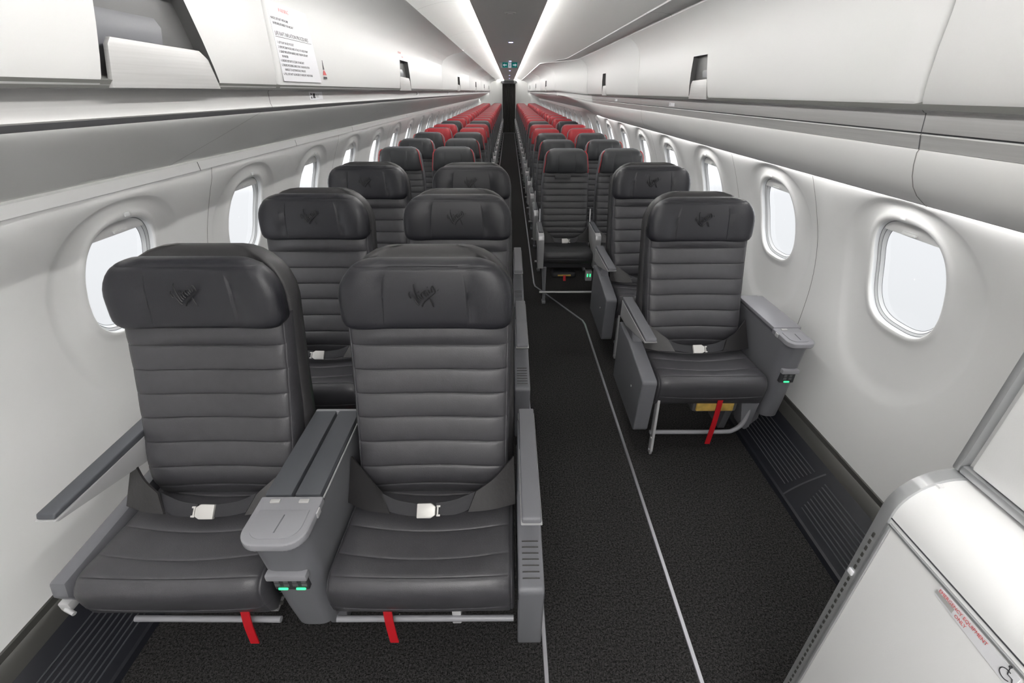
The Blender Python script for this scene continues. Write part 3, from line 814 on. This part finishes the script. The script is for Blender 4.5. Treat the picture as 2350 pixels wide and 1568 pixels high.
def belt(parent, k, flip, zc=.478, messy=False):
    s = -1 if flip else 1
    def f(p): return (s * p[0] * k, p[1], p[2])
    bt = bmesh.new()
    ribbon(bt, [f(p) for p in ((-.150, .262, .522), (-.10, .247, .505), (-.03, .236, .500))], [f(p) for p in ((-.125, .226, .480), (-.08, .215, .477), (-.03, .210, .476))])
    ribbon(bt, [f(p) for p in ((.02, .238, .502), (.08, .246, .508), (.150, .268, .525))], [f(p) for p in ((.02, .212, .478), (.08, .214, .479), (.125, .232, .484))])
    w = obj('seat_belt', bt, 'web', parent, label='black lap belt webbing')
    bm = bmesh.new(); bm2 = bmesh.new()
    ribbon(bm, [f(p) for p in ((-.258, .352, .585), (-.215, .315, .560), (-.150, .258, .524))], [f(p) for p in ((-.262, .270, .470), (-.20, .238, .472), (-.120, .220, .477))], th=.007)
    ribbon(bm2, [f(p) for p in ((.142, .258, .528), (.20, .292, .552), (.258, .345, .590))], [f(p) for p in ((.118, .222, .480), (.19, .236, .474), (.262, .262, .470))], th=.007)
    obj('belt_cover', bm, 'flap', w); obj('belt_cover', bm2, 'flap', w)
    bm = bmesh.new()
    c = Vector(f((-.005, .219, .490)))
    poly = [(-.030 * s, -.021), (.012 * s, -.021), (.022 * s, -.015), (.026 * s, -.012), (.026 * s, .012), (.022 * s, .015), (.012 * s, .022), (-.030 * s, .021)]
    if s < 0: poly = poly[::-1]
    b0 = len(bm.verts)
    prism(bm, poly, -.007, .007, 'y', bev=.003)
    for sy in (-1, 1): box(bm, (.034 * s, 0, sy * .013), (.012, .005, .006), bev=.002)
    box(bm, (.032 * s, 0, 0), (.005, .005, .030), bev=.002)
    bmesh.ops.rotate(bm, cent=(0, 0, 0), matrix=Matrix.Rotation(-.80, 3, 'X'), verts=bm.verts[:])
    bmesh.ops.translate(bm, vec=c, verts=bm.verts[:])
    obj('buckle', bm, 'chrome', w)
def arm_pad(bm, x, y0, y1, z, w=.050, t=.022):
    prism(bm, [(y0, z - t * .7), (y0 + .006, z), (y1, z + .006), (y1, z - t)], x - w / 2, x + w / 2, 'x', bev=.006, seg=3)
def arm_wedge(bm, x, y0, y1, z, w=.054):
    prism(bm, [(y0 - .003, z - .016), (y1, z - .014), (y1, z - .110), (y1 - .13, z - .100), (y0 + .004, z - .024)], x - w / 2, x + w / 2, 'x', bev=.002)
def side_box(bm, x, w=.070):
    prism(bm, [(-.012, .440), (-.004, .452), (.300, .500), (.50, .505), (.50, .16), (.022, .15), (.012, .165)], x - w / 2, x + w / 2, 'x', bev=.008, seg=3)
    s = 1 if x > 0 else -1
    prism(bm, [(.27, .48), (.315, .535), (.345, .618), (.49, .622), (.498, .48)], x - s * .008 - .024, x - s * .008 + .024, 'x', bev=.007, seg=3)
def fc_seat(loc, label, kind, dz=0.0, flipbelt=False, vest=False):
    """kind: window_left (arm at wall, console at aisle side), aisle_left (arm + side box on +x), single_right (arm + side box on -x)"""
    t = empty('wide_leather_seat', loc, label, 'airplane seat', 'wide charcoal leather seats')
    sh = obj('back_shell', fc_shell(), 'leathers', t, ang=60); sh.location = (0, 0, dz)
    b = obj('backrest', fc_backrest(), 'leather', t, ang=60)
    h = obj('headrest', fc_head(), 'leatherh', t, ang=60); h.location = (0, 0, dz)
    obj('embossed_script_logo', fc_logo(), 'logo', h)
    obj('seat_cushion', fc_cushion(), 'leather', t, ang=60)
    belt(t, 1.0, flipbelt)
    if kind == 'window_left':
        x = -.262
        bm = bmesh.new(); arm_pad(bm, x, .065, .52, .655); a = obj('armrest', bm, 'pad', t, ang=35)
        bm = bmesh.new(); arm_wedge(bm, x, .065, .52, .655); obj('armrest_support', bm, 'silver', a, ang=35)
        bm = bmesh.new(); prism(bm, [(.01, .40), (.02, .445), (.48, .470), (.50, .30), (.06, .30)], -.312, -.268, 'x', bev=.008); obj('side_panel', bm, 'plas', t, ang=35)
        bm = bmesh.new(); box(bm, (-.30, .03, .355), (.03, .04, .03), bev=.004); tube(bm, [(-.30, .01, .35), (-.27, .0, .345)], .006); obj('end_bracket', bm, 'silver', t)
    else:
        s = 1 if kind == 'aisle_left' else -1
        x = s * .302
        bm = bmesh.new(); arm_pad(bm, x, .065, .53, .632, .052); a = obj('armrest', bm, 'plas', t, ang=35)
        bm = bmesh.new(); arm_wedge(bm, x, .065, .53, .632, .056); obj('armrest_support', bm, 'silver', a, ang=35)
        bm = bmesh.new(); side_box(bm, x); p = obj('side_panel', bm, 'plas', t, ang=35)
        bm = bmesh.new()
        for k in range(7 if s > 0 else 0): box(bm, (x, .022 + .017 * k, .4568 + .0166 * .165 * k), (.046, .0022, .0030))
        if s > 0: obj('vent_ribs', bm, 'rail', p, smooth=False)
        else: bm.free()
        bm = bmesh.new(); box(bm, (x, -.009 + .005, .408), (.0712, .004, .0022)); obj('cap_joint', bm, 'groove', p, smooth=False)
        bm = bmesh.new(); tube(bm, [(x + s * .034, .14, .33), (x + s * .0375, .14, .33)], .006, 10); obj('screw_cap', bm, 'silver', p)
    # undercarriage
    bm = bmesh.new()
    if kind == 'single_right':
        tube(bm, [(-.245, .035, .125), (.10, .035, .125), (.165, .035, .135), (.205, .04, .175), (.222, .05, .25), (.225, .06, .32)], .011, 12, n=40)
    elif kind == 'aisle_left':
        tube(bm, [(-.255, .03, .262), (.255, .03, .262)], .009, 10)
    else:
        tube(bm, [(-.16, .035, .262), (.262, .03, .262)], .009, 10)
    obj('baggage_bar', bm, 'plasl', t)
    bm = bmesh.new()
    box(bm, (0, .27, .300), (.50, .34, .05), bev=.01)
    obj('seat_pan', bm, 'groove', t)
    legs = {'single_right': (-.235, .20), 'aisle_left': (.09, -.20), 'window_left': (.1, -.18)}[kind]
    for i, lx in enumerate(legs):
        bm = bmesh.new()
        if kind == 'single_right' and i == 0:
            prism(bm, [(.02, .40), (.055, .40), (.030, .012), (.0, .012), (-.008, .04)], lx - .006, lx + .006, 'x', bev=.002)
            for q in (.035, .11): tube(bm, [(lx - .009, .012, q), (lx + .009, .012, q)], .005, 8)
        elif kind == 'aisle_left' and i == 0:
            prism(bm, [(.035, .29), (.065, .29), (.06, .235), (.04, .225), (.03, .235)], lx - .013, lx + .013, 'x', bev=.003)
            prism(bm, [(.10, .29), (.16, .29), (.30, .012), (.24, .012)], lx - .012, lx + .012, 'x', bev=.003)
            tube(bm, [(lx, .030, .262), (lx, .036, .262)], .006, 8)
        else:
            prism(bm, [(.14, .29), (.19, .29), (.34, .012), (.20, .012)], lx - .018, lx + .018, 'x', bev=.004)
        obj('leg', bm, 'silver' if i == 0 else 'plas', t)
    bm = bmesh.new()
    rx = {'single_right': .05, 'aisle_left': -.10, 'window_left': .18}[kind]
    if kind == 'single_right':
        ribbon(bm, [(rx - .012, .012, .335), (rx - .018, .004, .22), (rx - .030, -.004, .085)], [(rx + .012, .012, .335), (rx + .006, .004, .22), (rx - .006, -.004, .085)], th=.004)
    else:
        ribbon(bm, [(rx - .012, .02, .325), (rx - .006, .004, .275), (rx + .002, -.008, .215)], [(rx + .012, .02, .325), (rx + .018, .004, .275), (rx + .026, -.008, .215)], th=.004)
    obj('life_vest_pull_strap', bm, 'redst', t, label='bright red pull strap')
    if kind == 'single_right':
        bm = bmesh.new(); box(bm, (0.06, .14, .262), (.22, .16, .075), bev=.02); v = obj('life_vest_container', bm, 'dark', t)
        bm = bmesh.new(); box(bm, (0.055, .054, .265), (.18, .012, .048), bev=.006, seg=3); obj('life_vest', bm, 'yellow', v, label='yellow folded life vest')
        bm = bmesh.new()
        prism(bm, [(.165, .33), (.265, .33), (.245, .15), (.225, .13), (.20, .15)], .04, .12, 'y', bev=.01); obj('wall_side_foot', bm, 'plas', t)
    elif kind == 'window_left':
        bm = bmesh.new()
        for q in range(4): box(bm, (.243, .06 + .02 * q, .292 + .008 * q), (.04, .010, .006), bev=.002)
        obj('ribbed_cover', bm, 'rail', t)
    return t
def console(loc, label, wall=False):
    """centre armrest console with hinged front lid, two pads and power sockets"""
    t = empty('armrest_console', loc, label, 'armrest console', 'console armrests')
    hw = .056 if wall else .078
    # tapering body
    bm = bmesh.new(); rows = []
    secs = [(.628, .97, -.004, .50), (.60, .95, .002, .50), (.45, .92, .018, .49), (.30, .86, .032, .48), (.215, .80, .042, .47)]
    for z, wf, yf, yb in secs:
        w = hw * wf; r = min(.045, w * .8); pts = []
        for k in range(7):
            a = PI / 2 * k / 6; pts.append((-w + r - r * math.sin(PI / 2 - a) * 1.0, yf + r - r * math.sin(a), z))
        pts = [(-w + r * (1 - math.cos(PI / 2 * k / 6)), yf + r * (1 - math.sin(PI / 2 * k / 6)), z) for k in range(7)]
        pts += [(w - r * (1 - math.sin(PI / 2 * k / 6)) , yf + r * (1 - math.cos(PI / 2 * k / 6)), z) for k in range(7)]
        pts += [(w, yb, z), (-w, yb, z)]
        rows.append(pts)
    V = grid(bm, rows, close=True); bm.faces.new(V[0]); bm.faces.new(V[-1][::-1])
    body = obj('console_body', bm, 'plas', t, ang=35)
    # lid
    def lidpoly(w, y0, y1, r):
        p = [(-w, y1)]
        p += [(-w + r * (1 - math.cos(PI / 2 * k / 8)), y0 + r * (1 - math.sin(PI / 2 * k / 8))) for k in range(9)]
        p += [(w - r * (1 - math.sin(PI / 2 * k / 8)), y0 + r * (1 - math.cos(PI / 2 * k / 8))) for k in range(9)]
        return p + [(w, y1)]
    bm = bmesh.new(); prism(bm, lidpoly(hw + .004, -.022, .130, hw * .62), .628, .652, 'z', bev=.006, seg=3)
    lid = obj('console_lid', bm, 'plasl', t, ang=35)
    bm = bmesh.new()
    prism(bm, lidpoly(hw - .014, -.004, .082, hw * .5), .651, .6545, 'z', bev=.0015)
    obj('lid_inset', bm, 'plasl', lid, ang=30)
    bm = bmesh.new(); tube(bm, [(.002, .012, .6546), (.006, .066, .6546)], .0018, 6); obj('lid_rib', bm, 'plas', lid)
    bm = bmesh.new()
    for sx in (-1, 1):
        if not wall or sx < 0: box(bm, (sx * (hw - .040), .112, .6535), (.026, .012, .004), bev=.0015)
    obj('lid_hinge', bm, 'brush', lid)
    bm = bmesh.new(); box(bm, (hw + .004 if not wall else -hw - .004, .085, .640), (.006, .022, .018), bev=.002); obj('release_catch', bm, 'silver', t)
    # pads
    if wall:
        bm = bmesh.new(); prism(bm, [(-hw + .004, .134), (hw + .02, .134), (hw + .02, .50), (-hw + .004, .50)], .636, .654, 'z', bev=.005); obj('arm_pad', bm, 'plasl', t, ang=35)
    else:
        for sx in (-1, 1):
            bm = bmesh.new(); a, b = (-hw + .002, -.005) if sx < 0 else (.004, hw - .006)
            prism(bm, [(a, .134), (b, .134), (b, .50), (a, .50)], .630, .653, 'z', bev=.004); obj('arm_pad', bm, 'pad', t, ang=35)
        bm = bmesh.new(); box(bm, (hw - .003, .32, .634), (.003, .36, .006), bev=.001); obj('bright_edge_strip', bm, 'silver', t)
    bm = bmesh.new(); box(bm, (0, .506, .640), (hw * 2, .018, .020), bev=.004); obj('rear_cap', bm, 'plasl', t)
    # sockets
    w = hw * .72; zo = .026
    bm = bmesh.new(); box(bm, (0, .008, .470 + zo), (w * 1.9, .022, .022), bev=.004); s = obj('socket_hood', bm, 'plasl', t)
    bm = bmesh.new(); box(bm, (0, .024, .433 + zo), (w * 1.6, .030, .052), bev=.003); obj('socket_panel', bm, 'groove', s)
    bm = bmesh.new()
    for sx in ((0,) if wall else (-1, 1)):
        for qx in (-.012, .012):
            box(bm, (sx * w * .42 + qx, .0085, .444 + zo), (.012, .002, .014)); box(bm, (sx * w * .42 + qx, .0085, .428 + zo), (.014, .002, .010))
    obj('sockets', bm, 'dark', s, smooth=False)
    bm = bmesh.new()
    for sx in ((0,) if wall else (-1, 1)): box(bm, (sx * w * .42, .0095, .4125 + zo), (.026, .008, .007), bev=.003)
    obj('green_indicator', bm, 'green', s)
    # stand
    bm = bmesh.new(); prism(bm, [(-.03, .012), (.03, .012), (hw * .55, .22), (-hw * .55, .22)], .16, .40, 'y', bev=.006); obj('console_foot', bm, 'plas', t)
    return t
ROWL = [.74, 1.668, 2.600]; ROWR = [1.715, 2.64]
rn = ['front', 'second', 'third']
for i, y in enumerate(ROWL):
    fc_seat((-.925, y, 0), ['large charcoal leather window seat at the lower left, front row', 'charcoal leather window seat on the left, middle of the three wide rows', 'charcoal leather window seat on the left, last of the wide rows before the narrow seats'][i], 'window_left', dz=.004, flipbelt=True)
    fc_seat((-.246, y, 0), ['large charcoal leather aisle seat at bottom centre, front row left of the aisle', 'charcoal leather aisle seat on the left, directly behind the front aisle seat', 'charcoal leather aisle seat on the left, last of the wide rows before the narrow seats'][i], 'aisle_left')
    console((-.581, y, 0), ['slate console between the two front seats with green lit sockets', 'slate console between the second row pair on the left', 'slate console between the third row pair on the left'][i])
fc_seat((.935, ROWR[0], 0), 'single charcoal leather seat by the right wall nearest the camera, red strap below', 'single_right', dz=-.024)
fc_seat((.945, ROWR[1], 0), 'single charcoal leather seat by the right wall behind the nearer single seat', 'single_right', dz=-.006)
console((1.262, ROWR[0], 0), 'slate console armrest between the nearest right seat and the window wall', True)
console((1.262, ROWR[1], 0), 'slate console armrest beside the farther single right seat at the wall', True)

# ================================================================== SEATS, NARROW (main cabin)
def ec_meshes():
    D = {}
    bm = bmesh.new()
    F = smooth_lin([(0, (.390, .40)), (.1, (.365, .45)), (.35, (.375, .60)), (.7, (.428, .83)), (1, (.470, 1.02))])
    B = lambda v: (F(v)[0] + .07, F(v)[1])
    seams = [0] + [.14 + .86 * i / 11 for i in range(12)]
    pad(bm, F, B, chan_vs(seams, (0, .06, .2, .5, .8, .94)), lambda v: .200 if v < .85 else .200 - .012 * (v - .85) / .15, nu=15, ex=8, dep=lambda u, v: .006 * (1 - chan(seams, v)) * (1 - abs(u) ** 10) + .008 * (1 - u * u))
    D['backrest'] = bm
    bm = bmesh.new(); z0, z1 = .992, 1.176
    F2 = smooth_lin([(0, (.452, z0)), (.5, (.440, 1.08)), (.85, (.455, 1.15)), (1, (.478, z1))])
    B2 = lambda v: (.535, z0 + (z1 - z0) * v)
    cw = cornered(.190, z0, z1, .02, .045, lambda v: F2(v)[1])
    w = lambda v: cw(v) - .026 * v
    def dep(u, v):
        x = abs(u * w(v)); return .0045 * math.exp(-((x - .072) / .003) ** 2) - .012 * max(0, (x - .08) / .11) * (1 - abs(u) ** 8)
    ul = sorted(set([round(x, 3) for x in us(17)] + [s * q for s in (-1, 1) for q in (.38, .395, .41, .425)]))
    pad(bm, F2, B2, vclust(13), w, ex=6, ev=lambda v: (1 - abs(2 * v - 1) ** 7) ** .22, dep=dep, ulist=ul); D['headrest'] = bm
    bm = bmesh.new()
    for s in (-1, 1):
        P = [(s * (w(v) + .0005), F2(v)[0] + .030, F2(v)[1]) for v in (.04, .2, .4, .6, .75, .84, .90, .95)]
        tube(bm, P, .0036, 6, n=28)
    D['red_piping'] = bm
    bm = bmesh.new(); z0s, z1s = .36, 1.182
    F3 = smooth_lin([(0, (.425, z0s)), (.5, (.462, .78)), (1, (.512, z1s))])
    ws = cornered(.203, z0s, z1s, .02, .075, lambda v: F3(v)[1])
    pad(bm, F3, lambda v: (F3(v)[0] + .045, F3(v)[1] + .002), vclust(18), lambda v: ws(v) - .028 * max(0, (v - .7) / .3), nu=15, ex=10, ev=lambda v: 1 - .9 * max(0, (v - .95) / .05) ** 3, dep=lambda u, v: -.020 * max(0, (abs(u) - .85) / .15) * (1 - abs(u) ** 14))
    D['back_shell'] = bm
    bm = bmesh.new()
    box(bm, (-.03, .436, .972), (.13, .012, .030), bev=.003); D['headrest_tab'] = bm
    bm = bmesh.new()
    F4 = smooth_lin([(0, (.44, .445)), (.4, (.22, .450)), (.62, (.06, .462)), (.72, (.018, .455)), (.80, (.0, .43)), (.88, (.004, .395)), (1, (.03, .355))])
    B4 = lin([(0, (.44, .38)), (.7, (.09, .39)), (1, (.08, .365))])
    sm = [0, .70, .86, 1]
    pad(bm, F4, B4, chan_vs(sm, (0, .03, .08, .2, .35, .5, .65, .8, .92, .97)), lambda v: .212, nu=15, ex=8, dep=lambda u, v: .004 * (1 - chan(sm, v)) * (1 - abs(u) ** 10) + .010 * (1 - u * u) * (v < .7)); D['seat_cushion'] = bm
    bm = bmesh.new()
    prism(bm, [(-.04, .335), (-.045, .60), (-.035, .625), (-.01, .632), (.02, .61), (.06, .43), (.10, .335)], .205, .262, 'x', bev=.006); D['arm_front'] = bm
    bm = bmesh.new(); box(bm, (0, .23, .335), (.42, .36, .04), bev=.008); D['seat_pan'] = bm
    return D
ED = ec_meshes(); EO = {}
def ec_seat(loc, label, red, side, pos, group, first=False):
    """side -1/+1 of the aisle, pos 'aisle' or 'window'; the aisle arm is on the aisle side"""
    t = empty('narrow_leather_seat', loc, label, 'airplane seat', group)
    def put(key, mk, bmf, par=None, name=None, lab=None, ang=55):
        k = (key, mk)
        if k not in EO:
            o = obj(name or key, bmf().copy() if False else bmf(), mk, par or t, ang=ang, label=lab); EO[k] = o.data
            return o
        o = link(bpy.data.objects.new(name or key, EO[k]), par or t)
        if lab: o['label'] = lab
        return o
    cp = lambda key: (lambda: ED[key].copy())
    put('back_shell', 'plas' if not red else 'plas', cp('back_shell'))
    put('backrest', 'eleather', cp('backrest'))
    h = put('headrest', 'red' if red else 'eleatherh', cp('headrest'), lab='red leather headrest' if red else None)
    put('red_piping', 'piping' if not red else 'red', cp('red_piping'), h)
    put('seat_cushion', 'eleather', cp('seat_cushion'))
    put('seat_pan', 'groove', cp('seat_pan'))
    ai = -side      # direction of the aisle in x
    def arm(s):
        def f():
            bm = bmesh.new(); prism(bm, [(-.015, .33), (-.03, .57), (-.022, .602), (.02, .612), (.34, .618), (.36, .59), (.34, .50), (.16, .44), (.12, .33)], s * .225 - .023, s * .225 + .023, 'x', bev=.006); return bm
        def g():
            bm = bmesh.new(); prism(bm, [(.03, .612), (.035, .622), (.33, .628), (.34, .615)], s * .225 - .019, s * .225 + .019, 'x', bev=.004); return bm
        def c():
            bm = bmesh.new(); prism(bm, [(.34, .40), (.36, .40), (.405, .72), (.385, .72)], s * .216 - .004, s * .216 + .004, 'x', bev=.002); return bm
        a = put('armrest%d' % s, 'silver', f, name='armrest', ang=35); put('arm_pad%d' % s, 'pad', g, a, 'arm_pad', ang=35); put('side_bar%d' % s, 'silver', c, a, 'side_bar', ang=35)
    if pos == 'window': arm(-ai)
    else: arm(ai)
    if pos == 'aisle': arm(-ai)
    def leg():
        bm = bmesh.new()
        tube(bm, [(0, .02, .33), (0, .05, .012)], .013, 8); tube(bm, [(0, .03, .05), (0, .34, .30)], .010, 8); box(bm, (0, .05, .012), (.03, .06, .022), bev=.004)
        return bm
    l = put('leg', 'plasl', leg); l.location = (ai * .185, 0, 0)
    def bar():
        bm = bmesh.new(); tube(bm, [(-.225, .03, .105), (.225, .03, .105)], .010, 8); return bm
    put('baggage_bar', 'silver', bar)
    if first:
        o = put('headrest_tab', 'eleather', cp('headrest_tab'))
        belt(t, .80, False)
    if first and pos == 'aisle':
        bm = bmesh.new(); box(bm, (-.02, .10, .250), (.20, .12, .05), bev=.022, seg=3); v = obj('life_vest_container', bm, 'groove', t)
        bm = bmesh.new(); box(bm, (-.02, .038, .252), (.11, .01, .014), bev=.004); obj('life_vest', bm, 'yellow', v)
        bm = bmesh.new(); ribbon(bm, [(-.03, .03, .255), (-.03, .02, .21)], [(-.008, .03, .255), (-.008, .02, .21)]); obj('life_vest_pull_strap', bm, 'redst', t)
        bm = bmesh.new(); box(bm, (side * .185, .06, .245), (.055, .05, .085), bev=.006); pb = obj('power_box', bm, 'silver', t)
        bm = bmesh.new()
        for q in (-.011, .011): box(bm, (side * .185 + q, .0345, .252), (.009, .002, .026))
        obj('green_indicator', bm, 'green', pb, smooth=False)
    return t
ordn = ['first', 'second', 'third', 'fourth', 'fifth', 'sixth', 'seventh', 'eighth', 'ninth', 'tenth', 'eleventh', 'twelfth', 'thirteenth', 'fourteenth', 'fifteenth', 'sixteenth', 'seventeenth', 'eighteenth', 'nineteenth', 'twentieth', 'twenty-first', 'twenty-second']
NROW = 22
for r in range(NROW):
    red = not (r < 3 or r == 5)
    for side, sn, yf in ((-1, 'left', 3.70), (1, 'right', 3.56)):
        for pos, x in (('aisle', .478), ('window', .940)):
            c = 'red-headrest narrow seat' if red else 'dark grey narrow seat with red piping'
            if r == 5: tail = ', %s side %s, single dark row between red rows' % (sn, pos)
            elif r == 0: tail = ', %s side %s, foremost narrow row' % (sn, pos)
            elif r == NROW - 1: tail = ', %s side %s, last row before the far wall' % (sn, pos)
            else: tail = ', %s side %s, %s narrow row' % (sn, pos, ordn[r])
            ec_seat((side * x, yf + .80 * r, 0), c + tail, red, side, pos, 'narrow seats %s of the aisle' % sn, first=(r == 0))

# ================================================================== CABINET at the lower right
t = empty('cabinet', (.66, .56, 0), 'white equipment cabinet with rounded metal edge at the lower right corner', 'cabinet')
def C(x, y): return (x - .66, y - .56)
bm = bmesh.new()
# cap profile (x,z) swept along y; face at x=.66
arc = lambda x0, r, zt, n=12: [(x0 + r * (1 - math.cos(PI / 2 * k / n)), zt - r + r * math.sin(PI / 2 * k / n)) for k in range(n + 1)]
prof = [(.660, .02), (.660, .94)] + arc(.660, .080, 1.042) + [ (1.33, 1.042), (1.36, .9), (1.38, .26), (1.2, .02)]
prism(bm, [(x - .66, z) for x, z in prof], -1.1, -.022, 'y'); obj('cabinet_body', bm, 'cab', t, ang=35)
bm = bmesh.new()   # metal end edging following the profile
pe = [(.655, .02), (.655, .94)] + arc(.655, .085, 1.048) + [(.80, 1.048)]
pi_ = [(.70, .02), (.70, .96)] + arc(.70, .04, 1.0, 6) + [(.80, 1.0)]
poly = [(x - .66, z) for x, z in pe] + [(x - .66, z) for x, z in pi_[::-1]]
prism(bm, poly, -.022, .0, 'y', bev=.002); ed = obj('edge_trim', bm, 'cabe', t, ang=30)
bm = bmesh.new(); prism(bm, [(.04, .02), (.69, .02), (.70, .26), (.68, .9), (.64, 1.035), (.04, 1.035)], -.03, -.004, 'y'); obj('end_panel', bm, 'cab', t, smooth=False)
bm = bmesh.new(); z = .90
while z > .05:
    box(bm, (-.0058, -.0135, z), (.002, .0045, .010), bev=.0006); z -= .018
obj('piano_hinge', bm, 'rail', ed, smooth=False)
bm = bmesh.new(); box(bm, (-.0065, -.011, .792), (.004, .012, .012), bev=.002); obj('strike_button', bm, 'paper', ed)
bm = bmesh.new(); prism(bm, [(-1.09, .03), (-.034, .03), (-.034, .945), (-1.09, .945)], -.006, .0, 'x', bev=.002); d = obj('cabinet_door', bm, 'cab', t, ang=30)
bm = bmesh.new()
box(bm, (-.007, -.56, .9475), (.004, 1.06, .0045), bev=.001); box(bm, (-.007, -.0315, .49), (.004, .005, .92), bev=.001)
obj('door_frame', bm, 'cabe', d)
bm = bmesh.new(); box(bm, (-.0005, -.55, .9535), (.002, 1.06, .0016)); obj('shadow_gap', bm, 'groove', t, smooth=False)
bm = bmesh.new(); prism(bm, [(-.138, .9405), (-.262, .9405), (-.262, .913), (-.138, .922)], -.0072, -.0058, 'x'); dl = obj('door_label', bm, 'paper', d, smooth=False)
bm = bmesh.new(); prism(bm, [(-.137, .9325), (-.168, .9325), (-.168, .9235), (-.137, .9260)], -.0078, -.0070, 'x'); obj('label_patch', bm, 'brush', dl, smooth=False)
def CM(y, z): return frame_m((-.0080, y, z), (0, -1, 0), (0, 0, 1))
text('EMERGENCY EQUIPMENT', .0084, CM(-.140, .9332), 'textr', dl, sx=.82)
text('ONLY', .0084, CM(-.172, .9235), 'textr', dl, sx=.82)
bm = bmesh.new()   # wheelchair pictogram
c0 = Vector((-.0078, -.250, .927))
cc = [(c0.x, c0.y - .0078 * math.cos(a), c0.z + .0078 * math.sin(a)) for a in [math.radians(70 + 250 * i / 16) for i in range(17)]]
tube(bm, cc, .0006, 6)
tube(bm, [(c0.x, c0.y + .001, c0.z + .0125), (c0.x, c0.y - .001, c0.z + .0025), (c0.x, c0.y - .0072, c0.z + .0025), (c0.x, c0.y - .0110, c0.z - .006)], .0007, 6)
bmesh.ops.create_uvsphere(bm, u_segments=10, v_segments=6, radius=.0019, matrix=Matrix.Translation((c0.x, c0.y + .0015, c0.z + .0148)))
obj('wheelchair_pictogram', bm, 'textk', d)
# upper closet set back on top of the cabinet
t = empty('closet', (.756, .56, 1.0490), 'white framed closet panel standing on the equipment cabinet at the right edge', 'cabinet')
bm = bmesh.new(); prism(bm, [(0, 0), (.52, 0), (.44, .40), (.34, .46), (0, .46)], -1.1, 0, 'y'); obj('closet_body', bm, 'cab', t, smooth=False)
bm = bmesh.new()
prism(bm, [(-1.1, .018), (-.022, .018), (-.022, .445), (-1.1, .445)], -.014, -.001, 'x', bev=.004); obj('closet_door', bm, 'cab', t, ang=30)
bm = bmesh.new(); box(bm, (-.008, -.003, .23), (.018, .012, .46), bev=.004); box(bm, (-.009, -.56, .008), (.016, 1.1, .014), bev=.004); obj('closet_frame', bm, 'cabe', t)
